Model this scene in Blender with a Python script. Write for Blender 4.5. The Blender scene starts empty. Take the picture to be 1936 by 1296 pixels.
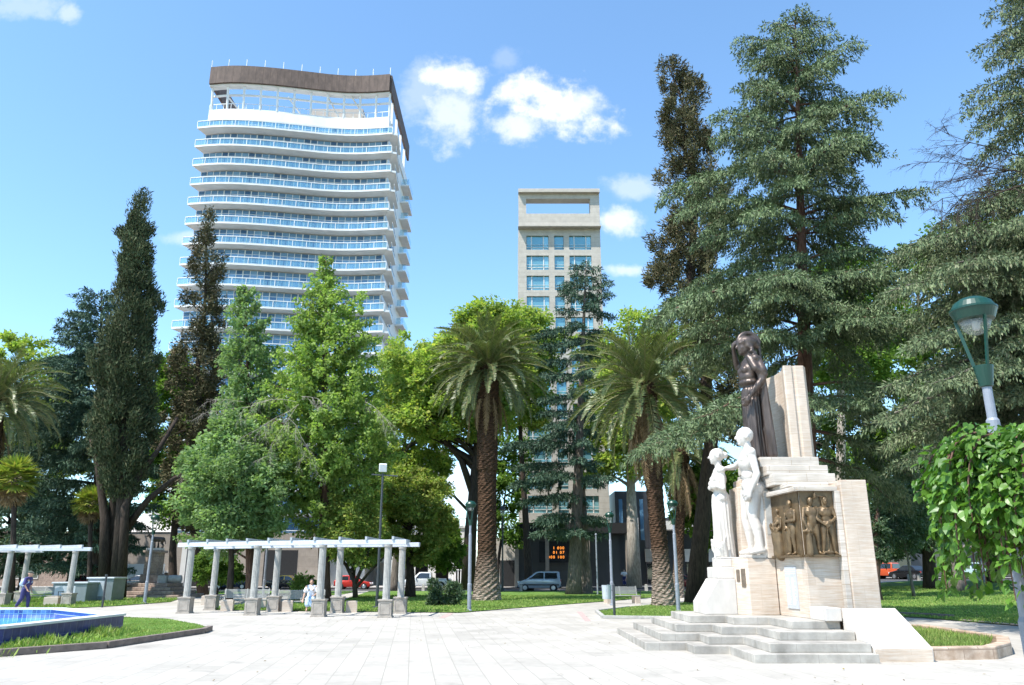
import bpy, bmesh, math, random
import numpy as np
from mathutils import Vector, Matrix
rad = math.radians
rnd = random.Random(11)
rng = np.random.default_rng(11)
SC = bpy.context.scene
COL = SC.collection

# ------------------------------------------------------------------ camera model (metres, camera 1.65 m above the plaza)
F, TH, HC = 1477.0, rad(16.4), 1.65
CT, ST = math.cos(TH), math.sin(TH)
def X(px, D, z=0.0):
    return (px - 968) / F * (D * CT + (z - HC) * ST)
def Zof(py, D):
    v = (648 - py) / F
    return HC + D * (ST + v * CT) / (CT - v * ST)
def P(px, py, D):
    z = Zof(py, D)
    return Vector((X(px, D, z), D, z))
def sst(t):
    t = min(1.0, max(0.0, t)); return t * t * (3 - 2 * t)
def gz(x, y):
    return 1.0 * sst((x - 12) / 28) * sst((y - 34) / 50)
def gpt(px, D):
    x = X(px, D, 0); z = gz(x, D); return Vector((X(px, D, z), D, z))

# ------------------------------------------------------------------ scene helpers
def tag(o, label=None, cat=None, group=None, kind=None):
    if label: o['label'] = label
    if cat: o['category'] = cat
    if group: o['group'] = group
    if kind: o['kind'] = kind
    return o
def thing(name, label, cat, loc=(0, 0, 0), rz=0.0, group=None):
    o = bpy.data.objects.new(name, None); COL.objects.link(o)
    o.location = loc; o.rotation_euler = (0, 0, rz); o.empty_display_size = .2
    return tag(o, label, cat, group)
def link(name, me, m, parent=None):
    o = bpy.data.objects.new(name, me); COL.objects.link(o)
    if m and not me.materials: me.materials.append(m)
    if parent: o.parent = parent
    return o
def copy_tree(o, parent=None):
    c = o.copy(); COL.objects.link(c); c.parent = parent
    for ch in [k for k in SC.objects if k.parent == o]: copy_tree(ch, c)
    return c
def frame(d):
    d = Vector(d).normalized()
    a = Vector((0, 0, 1)) if abs(d.z) < .9 else Vector((1, 0, 0))
    u = d.cross(a).normalized(); return u, d.cross(u).normalized(), d

class MB:
    """collects simple solids and links them as one mesh object"""
    def __init__(s): s.v = []; s.f = []
    def add(s, vs, fs):
        n = len(s.v); s.v += [tuple(p) for p in vs]; s.f += [tuple(i + n for i in q) for q in fs]; return s
    def box(s, x0, x1, y0, y1, z0, z1):
        return s.add([(x0,y0,z0),(x1,y0,z0),(x1,y1,z0),(x0,y1,z0),(x0,y0,z1),(x1,y0,z1),(x1,y1,z1),(x0,y1,z1)],
              [(3,2,1,0),(4,5,6,7),(0,1,5,4),(1,2,6,5),(2,3,7,6),(3,0,4,7)])
    def obox(s, c, size, rz=0.0, rx=0.0, ry=0.0):
        M = Matrix.Translation(c) @ Matrix.Rotation(rz,4,'Z') @ Matrix.Rotation(ry,4,'Y') @ Matrix.Rotation(rx,4,'X')
        a,b,h = (q/2 for q in size); t = MB().box(-a,a,-b,b,-h,h)
        return s.add([M @ Vector(p) for p in t.v], t.f)
    def bar(s, p, q, w, h):
        p, q = Vector(p), Vector(q); d = (q-p); u = Vector((-d.y, d.x, 0)); u = u.normalized() if u.length > 1e-6 else Vector((1,0,0)); n = u.cross(d).normalized()
        u = u*w/2; n = n*h/2
        return s.add([p-u-n,p+u-n,p+u+n,p-u+n,q-u-n,q+u-n,q+u+n,q-u+n],[(0,1,2,3),(7,6,5,4),(0,4,5,1),(1,5,6,2),(2,6,7,3),(3,7,4,0)])
    def tube(s, pts, rs, n=8, caps=True):
        pts = [Vector(p) for p in pts]
        if not hasattr(rs, '__len__'): rs = [rs]*len(pts)
        vs = []; fs = []
        u = None
        for i, p in enumerate(pts):
            d = (pts[min(i+1,len(pts)-1)] - pts[max(i-1,0)])
            if d.length < 1e-7: d = Vector((0,0,1))
            d.normalize()
            if u is None: u = frame(d)[0]
            else:
                u = u - d*u.dot(d); u = u.normalized() if u.length > 1e-5 else frame(d)[0]
            w = d.cross(u)
            for k in range(n):
                a = 2*math.pi*k/n; vs.append(p + (u*math.cos(a) + w*math.sin(a))*rs[i])
        for i in range(len(pts)-1):
            for k in range(n):
                fs.append((i*n+k, i*n+(k+1)%n, (i+1)*n+(k+1)%n, (i+1)*n+k))
        if caps: fs.append(tuple(range(n-1,-1,-1))); fs.append(tuple(range((len(pts)-1)*n, len(pts)*n)))
        return s.add(vs, fs)
    def prism(s, poly, z0, z1):
        n = len(poly); a = sum(poly[i][0]*poly[(i+1)%n][1]-poly[(i+1)%n][0]*poly[i][1] for i in range(n))
        if a < 0: poly = poly[::-1]
        return s.add([(x,y,z0) for x,y in poly]+[(x,y,z1) for x,y in poly],
              [tuple(range(n-1,-1,-1)), tuple(range(n,2*n))]+[(i,(i+1)%n,n+(i+1)%n,n+i) for i in range(n)])
    def xprism(s, prof, y0, y1, inset=None):
        """outline in x,z carried from y0 to y1"""
        n = len(prof); a = sum(prof[i][0]*prof[(i+1)%n][1]-prof[(i+1)%n][0]*prof[i][1] for i in range(n))
        if a < 0: prof = prof[::-1]
        k = inset or (lambda z: 0)
        return s.add([(x,y0+k(z),z) for x,z in prof]+[(x,y1-k(z),z) for x,z in prof],
              [tuple(range(n)), tuple(range(2*n-1,n-1,-1))]+[((i+1)%n,i,n+i,n+(i+1)%n) for i in range(n)])
    def lathe(s, prof, n=16, c=(0,0,0)):
        vs=[]; fs=[]
        for r,z in prof:
            for k in range(n):
                a=2*math.pi*k/n; vs.append((c[0]+r*math.cos(a), c[1]+r*math.sin(a), c[2]+z))
        for i in range(len(prof)-1):
            for k in range(n): fs.append((i*n+k,i*n+(k+1)%n,(i+1)*n+(k+1)%n,(i+1)*n+k))
        fs.append(tuple(range(n-1,-1,-1))); fs.append(tuple(range((len(prof)-1)*n,len(prof)*n)))
        return s.add(vs,fs)
    def ball(s, c, r, n=12, m=8):
        if not hasattr(r,'__len__'): r=(r,r,r)
        vs=[];fs=[]
        for i in range(m+1):
            t=math.pi*i/m; t=min(max(t,.02),math.pi-.02)
            for k in range(n):
                a=2*math.pi*k/n; vs.append((c[0]+r[0]*math.sin(t)*math.cos(a),c[1]+r[1]*math.sin(t)*math.sin(a),c[2]-r[2]*math.cos(t)))
        for i in range(m):
            for k in range(n): fs.append((i*n+k,i*n+(k+1)%n,(i+1)*n+(k+1)%n,(i+1)*n+k))
        fs.append(tuple(range(n-1,-1,-1))); fs.append(tuple(range(m*n,(m+1)*n)))
        return s.add(vs,fs)
    def quad(s, *p): return s.add(p, [tuple(range(len(p)))])
    def build(s, name, m, parent=None, smooth=False, bevel=0, seg=2, world=False):
        off = Vector(parent.location) if (world and parent) else Vector((0,0,0))
        me = bpy.data.meshes.new(name); me.from_pydata([tuple(Vector(p)-off) for p in s.v], [], s.f); me.update()
        if smooth: me.shade_smooth()
        o = link(name, me, m, parent)
        if bevel:
            b = o.modifiers.new('bevel','BEVEL'); b.width = bevel; b.segments = seg; b.limit_method = 'ANGLE'; b.angle_limit = rad(35)
        return o

# ------------------------------------------------------------------ materials
def nodes(name):
    m = bpy.data.materials.new(name); m.use_nodes = True; t = m.node_tree
    return m, t, t.nodes, t.links, t.nodes['Principled BSDF']
def rgba(c): return (c[0], c[1], c[2], 1)
def pos(N, L, scale=(1,1,1), rot=(0,0,0), world=False):
    tc = N.new('ShaderNodeNewGeometry' if world else 'ShaderNodeTexCoord'); mp = N.new('ShaderNodeMapping')
    mp.inputs['Scale'].default_value = scale; mp.inputs['Rotation'].default_value = rot
    L.new(tc.outputs['Position' if world else 'Object'], mp.inputs['Vector']); return mp.outputs['Vector']
def noise(N, L, vec, sc, det=4, rough=.55):
    n = N.new('ShaderNodeTexNoise'); n.inputs['Scale'].default_value = sc; n.inputs['Detail'].default_value = det; n.inputs['Roughness'].default_value = rough
    L.new(vec, n.inputs['Vector']); return n.outputs['Fac']
def ramp(N, L, fac, stops):
    r = N.new('ShaderNodeValToRGB'); e = r.color_ramp.elements
    while len(e) < len(stops): e.new(.5)
    for k,(p,c) in enumerate(stops): e[k].position = p; e[k].color = rgba(c) if hasattr(c,'__len__') else (c,c,c,1)
    L.new(fac, r.inputs['Fac']); return r.outputs['Color']
def mixc(N, L, fac, a, b, mode='MIX'):
    x = N.new('ShaderNodeMix'); x.data_type = 'RGBA'; x.blend_type = mode
    if hasattr(fac,'is_linked') or hasattr(fac,'links'): L.new(fac, x.inputs['Factor'])
    else: x.inputs['Factor'].default_value = fac
    for v,i in ((a,6),(b,7)):
        if hasattr(v,'links'): L.new(v, x.inputs[i])
        else: x.inputs[i].default_value = rgba(v)
    return x.outputs[2]
def bump(N, L, B, h, strength=.3, dist=.02):
    b = N.new('ShaderNodeBump'); b.inputs['Strength'].default_value = strength; b.inputs['Distance'].default_value = dist
    L.new(h, b.inputs['Height']); L.new(b.outputs['Normal'], B.inputs['Normal'])
def mat(name, c, rough=.6, metal=0.0, var=.15, sc=3.0, stretch=(1,1,1), bmp=0.0, bsc=None, spec=.5, dist=.02, emis=None):
    m,t,N,L,B = nodes(name)
    B.inputs['Roughness'].default_value = rough; B.inputs['Metallic'].default_value = metal; B.inputs['Specular IOR Level'].default_value = spec
    v = pos(N,L,stretch)
    f = noise(N,L,v,sc,5)
    lo = [q*(1-var) for q in c]; hi = [min(1,q*(1+var)) for q in c]
    L.new(ramp(N,L,f,[(.3,lo),(.7,hi)]), B.inputs['Base Color'])
    if bmp: bump(N,L,B,noise(N,L,v,bsc or sc*6,6),bmp,dist)
    if emis: B.inputs['Emission Color'].default_value = rgba(c); B.inputs['Emission Strength'].default_value = emis
    return m
def joints(N, L, vec, w, h, mortar, offset=.5):
    b = N.new('ShaderNodeTexBrick'); b.inputs['Scale'].default_value = 1; b.inputs['Brick Width'].default_value = w; b.inputs['Row Height'].default_value = h
    b.inputs['Mortar Size'].default_value = mortar; b.inputs['Mortar Smooth'].default_value = .15; b.offset = offset
    b.inputs['Color1'].default_value = (.0,.0,.0,1); b.inputs['Color2'].default_value = (1,1,1,1); b.inputs['Bias'].default_value = 0
    L.new(vec, b.inputs['Vector']); return b
def wallvec(N, L, world=False):
    """vector (x+y, z) for upright faces"""
    v = pos(N,L,world=world); sp = N.new('ShaderNodeSeparateXYZ'); L.new(v, sp.inputs[0])
    a = N.new('ShaderNodeMath'); a.operation='ADD'; L.new(sp.outputs[0],a.inputs[0]); L.new(sp.outputs[1],a.inputs[1])
    h = N.new('ShaderNodeMath'); h.operation='ADD'; L.new(sp.outputs[2],h.inputs[0]); h.inputs[1].default_value = 7.31
    c = N.new('ShaderNodeCombineXYZ'); L.new(a.outputs[0],c.inputs[0]); L.new(h.outputs[0],c.inputs[1]); return c.outputs[0]
def stone(name, c1, c2, band=(.8,.8,16), w=1.1, h=.5, mortar=.006, rough=.7, joint=(.30,.24,.18), stain=.25, bmp=.25):
    m,t,N,L,B = nodes(name); B.inputs['Roughness'].default_value = rough; B.inputs['Specular IOR Level'].default_value = .3
    f = noise(N,L,pos(N,L,band),1.6,7,.62)
    c = ramp(N,L,f,[(.32,c1),(.5,[(a+b)/2 for a,b in zip(c1,c2)]),(.66,c2)])
    br = joints(N,L,wallvec(N,L),w,h,mortar)
    tone = ramp(N,L,br.outputs['Color'],[(0,.90),(1,1.0)])
    c = mixc(N,L,1.0,c,tone,'MULTIPLY')
    big = noise(N,L,pos(N,L,(1,1,.5)),1.7,5)
    c = mixc(N,L,1.0,c,ramp(N,L,big,[(.35,1-stain),(.6,1.0)]),'MULTIPLY')
    c = mixc(N,L,br.outputs['Fac'],c,joint)
    L.new(c,B.inputs['Base Color']); bump(N,L,B,f,bmp,.01)
    return m
def leafmat(name, c1, c2, trans=.3, rough=.7, c3=None, spec=.12):
    m,t,N,L,B = nodes(name); B.inputs['Roughness'].default_value = rough; B.inputs['Specular IOR Level'].default_value = spec
    g = N.new('ShaderNodeNewGeometry')
    st = [(0,c1),(.75,c2)] + ([(1,c3)] if c3 else [])
    c = ramp(N,L,g.outputs['Random Per Island'],st)
    f = noise(N,L,pos(N,L,(.5,.5,.5),world=True),1.0,3)
    c = mixc(N,L,1.0,c,ramp(N,L,f,[(.3,.72),(.7,1.25)]),'MULTIPLY')
    L.new(c,B.inputs['Base Color'])
    if trans <= 0: return m
    tr = N.new('ShaderNodeBsdfTranslucent'); L.new(mixc(N,L,1.0,c,(1.1,1.25,.55),'MULTIPLY'),tr.inputs['Color'])
    mx = N.new('ShaderNodeMixShader'); mx.inputs[0].default_value = trans
    L.new(B.outputs[0],mx.inputs[1]); L.new(tr.outputs[0],mx.inputs[2]); L.new(mx.outputs[0],N['Material Output'].inputs['Surface'])
    return m
def barkmat(name, c1, c2, stretch=(6,6,1), sc=2.2, bmp=.8):
    m,t,N,L,B = nodes(name); B.inputs['Roughness'].default_value = .9; B.inputs['Specular IOR Level'].default_value = .15
    f = noise(N,L,pos(N,L,stretch),sc,6,.6)
    L.new(ramp(N,L,f,[(.3,c1),(.68,c2)]),B.inputs['Base Color']); bump(N,L,B,f,bmp,.06); return m

M = {}
M['white'] = mat('white_paint',(.66,.66,.645),.5,var=.09,sc=.7)
M['offwhite'] = mat('off_white_plaster',(.56,.54,.505),.75,var=.07,sc=.6,bmp=.08)
M['marble'] = mat('white_marble',(.54,.50,.45),.5,var=.13,sc=2.5,stretch=(1,1,.5),bmp=.12)
M['bronze'] = mat('dark_bronze',(.080,.060,.051),.42,metal=.4,var=.4,sc=4,stretch=(1,1,.35),bmp=.25,bsc=14)
M['relief'] = mat('golden_bronze',(.135,.090,.046),.45,metal=.4,var=.35,sc=6,bmp=.3,bsc=26)
M['plaque'] = mat('plaque_bronze',(.16,.12,.085),.5,metal=.3,var=.25,sc=12)
M['slab'] = mat('grey_marble_slab',(.42,.43,.44),.5,var=.08,sc=6)
M['letter'] = mat('engraved_letters',(.66,.66,.66),.6,var=.02)
M['concrete'] = mat('concrete',(.34,.33,.305),.85,var=.2,sc=5,bmp=.3)
M['pedestal'] = mat('pedestal_stone',(.31,.275,.235),.85,var=.22,sc=4,bmp=.3)
M['beam'] = mat('painted_beam',(.46,.49,.53),.6,var=.1,sc=4)
M['rafter'] = mat('rafter_grey',(.36,.39,.41),.7,var=.1)
M['lampgrey'] = mat('lamp_grey_paint',(.22,.24,.28),.5,var=.12,sc=8)
M['lampgreen'] = mat('lamp_green_paint',(.003,.040,.026),.4,var=.1)
M['darkmetal'] = mat('dark_metal',(.035,.04,.045),.5,var=.2)
M['binmetal'] = mat('bin_metal',(.19,.22,.23),.45,metal=.3,var=.12)
M['bingrey'] = mat('bin_panel',(.42,.46,.49),.5,metal=.2,var=.1)
M['wood'] = mat('bench_slats',(.36,.355,.33),.6,var=.1)
M['kerb'] = mat('brown_kerb',(.16,.125,.105),.85,var=.3,sc=5,bmp=.4)
M['redstrip'] = mat('red_tiles',(.40,.29,.265),.8,var=.2,sc=8)
M['asphalt'] = mat('asphalt',(.055,.055,.057),.9,var=.15,sc=2,bmp=.3,bsc=60)
M['soil'] = mat('bare_soil',(.16,.115,.08),.95,var=.3,sc=2,bmp=.5)
M['sidewalk'] = mat('sidewalk',(.36,.34,.32),.85,var=.12,sc=1)
M['rubber'] = mat('rubber',(.02,.02,.02),.8,var=.1)
M['chrome'] = mat('wheel_metal',(.45,.46,.48),.35,metal=.8,var=.05)
M['carglass'] = mat('car_glass',(.02,.025,.03),.06,var=.05,spec=.9)
M['skin'] = mat('skin',(.45,.27,.19),.55,var=.05)
M['hair'] = mat('dark_hair',(.03,.022,.018),.6,var=.2)
M['navy'] = mat('navy_cloth',(.028,.032,.125),.85,var=.25,sc=12)
M['navy2'] = mat('violet_shirt',(.045,.042,.15),.85,var=.25,sc=12)
M['pale'] = mat('pale_blue_cloth',(.42,.55,.68),.8,var=.25,sc=14)
M['whitecloth'] = mat('white_cloth',(.75,.74,.76),.85,var=.06,sc=12)
M['capgrey'] = mat('cap_cloth',(.07,.085,.07),.85,var=.1)
M['deadwood'] = mat('dead_wood',(.36,.31,.27),.9,var=.25,sc=6)
M['bark'] = barkmat('bark_dark',(.022,.017,.014),(.07,.053,.042))
M['barkred'] = barkmat('bark_reddish',(.06,.035,.026),(.17,.10,.075))
M['barkpale'] = barkmat('bark_pale',(.20,.17,.14),(.45,.40,.34),(3,3,1))
M['barkgrey'] = barkmat('bark_grey',(.07,.06,.05),(.20,.17,.145))
M['travertine'] = stone('travertine',(.51,.39,.29),(.63,.555,.47),band=(1.6,1.6,22),joint=(.42,.34,.27),mortar=.004,h=.62,w=1.5,stain=.18)
M['lightstone'] = stone('pale_travertine',(.47,.41,.34),(.62,.57,.51),band=(.8,.8,14),w=1.0,h=.30,stain=.2)
M['stepstone'] = stone('step_marble',(.34,.315,.275),(.48,.45,.40),band=(2,2,2.4),w=.78,h=40,mortar=.005,joint=(.26,.24,.22),stain=.3,bmp=.15)
M['plinthstone'] = stone('brown_stone',(.24,.17,.135),(.40,.31,.25),band=(3,3,4),w=.9,h=.4,mortar=.008,joint=(.14,.1,.08),stain=.3)
M['brickedge'] = stone('planter_stone',(.36,.25,.17),(.58,.46,.36),band=(3,3,4),w=.75,h=.5,mortar=.01,joint=(.25,.18,.13),stain=.35)
M['beige'] = stone('beige_cladding',(.39,.355,.305),(.46,.425,.37),band=(1,1,1),w=400,h=.71,mortar=.02,joint=(.30,.27,.23),stain=.07,bmp=.05)
M['tan'] = stone('tan_cladding',(.25,.21,.175),(.31,.265,.225),band=(1,1,1),w=2.4,h=1.2,mortar=.02,joint=(.22,.18,.15),stain=.1,bmp=.05)
M['darkwall'] = mat('dark_facade',(.035,.037,.045),.35,var=.2,sc=.5)
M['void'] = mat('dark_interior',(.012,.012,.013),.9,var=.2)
M['copper'] = stone('rust_cladding',(.085,.06,.05),(.15,.105,.085),band=(1,1,.5),w=1.15,h=9,mortar=.03,joint=(.06,.04,.03),stain=.2,bmp=.1)
def glassmat(name, c1, c2, rough=.04, spec=.9, metal=.35):
    m,t,N,L,B = nodes(name); B.inputs['Roughness'].default_value = rough; B.inputs['Specular IOR Level'].default_value = spec; B.inputs['Metallic'].default_value = metal
    g = N.new('ShaderNodeNewGeometry'); L.new(ramp(N,L,g.outputs['Random Per Island'],[(.1,c1),(.9,c2)]),B.inputs['Base Color']); return m
M['glass'] = glassmat('blue_window_glass',(.025,.085,.19),(.16,.31,.48),spec=.6,metal=.1)
M['glassteal'] = glassmat('teal_window_glass',(.03,.14,.18),(.24,.46,.50))
def railglass():
    m,t,N,L,B = nodes('balcony_glass'); B.inputs['Roughness'].default_value=.08; B.inputs['Base Color'].default_value=(.20,.42,.56,1); B.inputs['Specular IOR Level'].default_value=.8
    tr = N.new('ShaderNodeBsdfTransparent'); tr.inputs[0].default_value=(.75,.9,.95,1); mx=N.new('ShaderNodeMixShader'); mx.inputs[0].default_value=.55
    L.new(B.outputs[0],mx.inputs[1]); L.new(tr.outputs[0],mx.inputs[2]); L.new(mx.outputs[0],N['Material Output'].inputs['Surface']); return m
M['railglass'] = railglass()
def clearglass():
    m,t,N,L,B = nodes('lamp_glass'); B.inputs['Roughness'].default_value=.1; B.inputs['Base Color'].default_value=(.45,.47,.46,1); B.inputs['Specular IOR Level'].default_value=.7
    tr = N.new('ShaderNodeBsdfTransparent'); mx=N.new('ShaderNodeMixShader'); mx.inputs[0].default_value=.72
    L.new(B.outputs[0],mx.inputs[1]); L.new(tr.outputs[0],mx.inputs[2]); L.new(mx.outputs[0],N['Material Output'].inputs['Surface']); return m
M['lampglass'] = clearglass()
def paving():
    m,t,N,L,B = nodes('plaza_tiles'); B.inputs['Roughness'].default_value=.62; B.inputs['Specular IOR Level'].default_value=.35
    v = pos(N,L,(1,1,1),(0,0,rad(83.0)))
    b = joints(N,L,v,.84,.42,.010,.5)
    tone = ramp(N,L,b.outputs['Color'],[(0,(.385,.36,.318)),(.5,(.425,.398,.352)),(1,(.46,.43,.382))])
    f = noise(N,L,pos(N,L,(1,1,1)),.35,6); g = noise(N,L,pos(N,L,(1,1,1)),5,5)
    c = mixc(N,L,1.0,tone,ramp(N,L,f,[(.3,.86),(.65,1.06)]),'MULTIPLY')
    c = mixc(N,L,1.0,c,ramp(N,L,g,[(.3,.90),(.7,1.04)]),'MULTIPLY')
    w = N.new('ShaderNodeTexWave'); w.inputs['Scale'].default_value=6.2; w.bands_direction='X'; w.inputs['Distortion'].default_value=.3; L.new(v,w.inputs['Vector'])
    c = mixc(N,L,1.0,c,ramp(N,L,w.outputs['Fac'],[(.0,.93),(.35,1.0)]),'MULTIPLY')
    vo = N.new('ShaderNodeTexVoronoi'); vo.inputs['Scale'].default_value=1.1; L.new(pos(N,L),vo.inputs['Vector'])
    c = mixc(N,L,1.0,c,ramp(N,L,vo.outputs['Distance'],[(.02,.5),(.045,1.0)]),'MULTIPLY')
    st = noise(N,L,pos(N,L,(1,1,1)),.9,8,.7)
    c = mixc(N,L,1.0,c,ramp(N,L,st,[(.30,.74),(.44,1.0)]),'MULTIPLY')
    c = mixc(N,L,b.outputs['Fac'],c,(.285,.265,.23))
    L.new(c,B.inputs['Base Color']); bump(N,L,B,w.outputs['Fac'],.15,.004); return m
M['paving'] = paving()
def lawnmat():
    m,t,N,L,B = nodes('lawn_turf'); B.inputs['Roughness'].default_value=.9; B.inputs['Specular IOR Level'].default_value=.1
    f = noise(N,L,pos(N,L),.6,6); g = noise(N,L,pos(N,L),9,5)
    c = ramp(N,L,f,[(.3,(.075,.15,.03)),(.55,(.115,.205,.042)),(.75,(.19,.24,.075))])
    c = mixc(N,L,1.0,c,ramp(N,L,g,[(.3,.65),(.7,1.2)]),'MULTIPLY')
    L.new(c,B.inputs['Base Color']); bump(N,L,B,g,.9,.05); return m
M['lawn'] = lawnmat()
M['blade'] = leafmat('grass_blades',(.14,.23,.05),(.27,.37,.10),.35,c3=(.38,.37,.15))
def tilemat():
    m,t,N,L,B = nodes('blue_mosaic'); B.inputs['Roughness'].default_value=.2
    b = joints(N,L,wallvec(N,L),.15,.15,.008,0)
    f = noise(N,L,pos(N,L),2.5,5)
    c = ramp(N,L,b.outputs['Color'],[(0,(.05,.065,.28)),(.6,(.09,.12,.44)),(1,(.22,.27,.58))])
    c = mixc(N,L,ramp(N,L,f,[(.5,0),(.72,.55)]),c,(.45,.48,.62))
    c = mixc(N,L,b.outputs['Fac'],c,(.5,.52,.6)); L.new(c,B.inputs['Base Color']); return m
M['tile'] = tilemat()
M['navytile'] = stone('navy_tiles',(.02,.025,.12),(.05,.06,.22),band=(3,3,3),w=.3,h=.3,mortar=.008,joint=(.12,.13,.22),stain=.3,rough=.3)
M['poolblue'] = mat('pool_paint',(.03,.50,.72),.4,var=.1)
def watermat():
    m,t,N,L,B = nodes('pool_water'); B.inputs['Roughness'].default_value=.05; B.inputs['Base Color'].default_value=(.05,.46,.62,1); B.inputs['Specular IOR Level'].default_value=.7
    bump(N,L,B,noise(N,L,pos(N,L),3.5,3),.12,.03); return m
M['water'] = watermat()
M['rimstone'] = mat('pool_rim',(.60,.58,.60),.5,var=.08)
# ------------------------------------------------------------------ figures: many swellings fused into one continuous skin
class Blob:
    def __init__(s): s.m = MB()
    def cap(s, a, b, ra, rb, n=12, sq=None):
        a, b = Vector(a), Vector(b); d = b-a; L = d.length
        if L < 1e-6: return s.ell(a, (ra,ra,ra))
        d /= L; pts=[]; rs=[]
        for k in range(4):
            t = math.pi/2*(1-k/4); pts.append(a-d*ra*math.sin(t)); rs.append(max(ra*math.cos(t), ra*.06))
        for k in range(1,5):
            u=k/5; pts.append(a.lerp(b,u)); rs.append(ra+(rb-ra)*u)
        for k in range(5):
            t = math.pi/2*k/4; pts.append(b+d*rb*math.sin(t)); rs.append(max(rb*math.cos(t), rb*.06))
        s.m.tube(pts, rs, n); return s
    def ell(s, c, r, rz=0.0, ry=0.0, rx=0.0):
        t = MB().ball((0,0,0), r, 16, 12); Mx = Matrix.Translation(Vector(c)) @ Matrix.Rotation(rz,4,'Z') @ Matrix.Rotation(ry,4,'Y') @ Matrix.Rotation(rx,4,'X')
        s.m.add([Mx @ Vector(p) for p in t.v], t.f); return s
    def build(s, name, m, parent=None, voxel=.02, M4=None, deform=None, loc=None, smooth_it=3):
        vs = [Vector(p) for p in s.m.v]
        me = bpy.data.meshes.new(name); me.from_pydata([tuple(p) for p in vs], [], s.m.f); me.update()
        o = bpy.data.objects.new(name, me); COL.objects.link(o)
        r = o.modifiers.new('r','REMESH'); r.mode='VOXEL'; r.voxel_size=voxel
        q = o.modifiers.new('s','SMOOTH'); q.factor=.5; q.iterations=smooth_it
        dg = bpy.context.evaluated_depsgraph_get()
        nm = bpy.data.meshes.new_from_object(o.evaluated_get(dg))
        bpy.data.objects.remove(o); bpy.data.meshes.remove(me)
        n = len(nm.vertices); co = np.empty(n*3); nm.vertices.foreach_get('co', co); co = co.reshape(-1,3)
        if deform: co = deform(co)
        if M4 is not None:
            A = np.array(M4); co = co @ A[:3,:3].T + A[:3,3]
        nm.vertices.foreach_set('co', co.ravel()); nm.update(); nm.shade_smooth(); nm.name = name
        nm.materials.clear()
        return link(name, nm, m, parent)

def head(B, c, yaw=0.0, s=1.0, tilt=0.0, hair='short', face=True):
    """unit figure faces +X; head about .13 tall"""
    c = Vector(c); f = Vector((math.cos(yaw), math.sin(yaw), 0)); w = Vector((-f.y, f.x, 0)); u = Vector((0,0,1))
    A = lambda a,b,h: c + f*a*s + w*b*s + u*h*s
    B.ell(A(-.006,0,.012), (.066*s,.052*s,.062*s), yaw)
    B.ell(A(.016,0,-.028), (.043*s,.040*s,.044*s), yaw)
    B.cap(A(.040,-.008,-.058), A(.040,.008,-.058), .013*s, .013*s)
    if face:
        B.cap(A(.053,0,.012), A(.070,0,-.014), .007*s, .010*s)
        B.cap(A(.047,-.026,.018), A(.047,.026,.018), .011*s, .011*s)
        B.cap(A(.051,-.013,-.036), A(.051,.013,-.036), .007*s, .007*s)
        for q in (-1,1):
            B.ell(A(.043,q*.021,.002), (.010*s,.011*s,.007*s), yaw)
            B.ell(A(-.006,q*.053,-.006), (.014*s,.007*s,.021*s), yaw)
            B.ell(A(.034,q*.027,-.018), (.016*s,.015*s,.016*s), yaw)
    if hair == 'short':
        for k in range(60):
            a = rnd.uniform(.6,2*math.pi-.6); e = rnd.uniform(-.1,1.3)
            B.ell(A(-.010+.052*math.cos(a)*math.cos(e), .045*math.sin(a)*math.cos(e), .016+.054*math.sin(e)), (.0125*s,.0125*s,.010*s))
    elif hair == 'bun':
        B.ell(A(-.075,0,.012),(.034*s,.034*s,.032*s)); 
        for k in range(50):
            a = rnd.uniform(.7,2*math.pi-.7); e = rnd.uniform(-.3,1.2)
            B.ell(A(-.010+.053*math.cos(a)*math.cos(e), .047*math.sin(a)*math.cos(e), .012+.055*math.sin(e)), (.0145*s,.014*s,.011*s))
def hand(B, w, d, n, s=1.0, thumb=1, curl=.5):
    w = Vector(w); d = Vector(d).normalized(); n = Vector(n); n = (n - d*n.dot(d)).normalized(); t = d.cross(n)
    B.cap(w, w+d*.028*s, .017*s, .020*s); 
    for i in range(4):
        b = w + d*.036*s + t*(i-1.5)*.0125*s
        l = (.026,.030,.028,.022)[i]*s
        m = b + (d*math.cos(curl*.6) + n*math.sin(curl*.6))*l
        e = m + (d*math.cos(curl*1.7) + n*math.sin(curl*1.7))*l*.8
        B.cap(w+d*.012*s+t*(i-1.5)*.009*s, b, .0085*s, .0085*s); B.cap(b, m, .0082*s, .0075*s); B.cap(m, e, .0075*s, .006*s)
    a = w + d*.010*s + t*thumb*.020*s
    m = a + (d*.6 + t*thumb*.7 + n*.35).normalized()*.026*s
    B.cap(a, m, .0095*s, .0085*s); B.cap(m, m + (d*.85 + t*thumb*.1 + n*.5).normalized()*.020*s, .0085*s, .0065*s)
def arm(B, sh, el, wr, k=1.0, hd=None, hn=(1,0,0), thumb=1, curl=.5, hands=True):
    sh, el, wr = Vector(sh), Vector(el), Vector(wr)
    B.ell(sh, (.036*k,.034*k,.037*k)); B.cap(sh, el, .033*k, .024*k); B.cap(sh*.55+Vector((0,0,.45*.80)), sh, .034*k, .034*k)
    B.cap(el, el.lerp(wr,.35), .025*k, .027*k); B.cap(el.lerp(wr,.3), wr, .027*k, .016*k)
    if hands: hand(B, wr, hd or (wr-el), hn, 1.0, thumb, curl)
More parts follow.
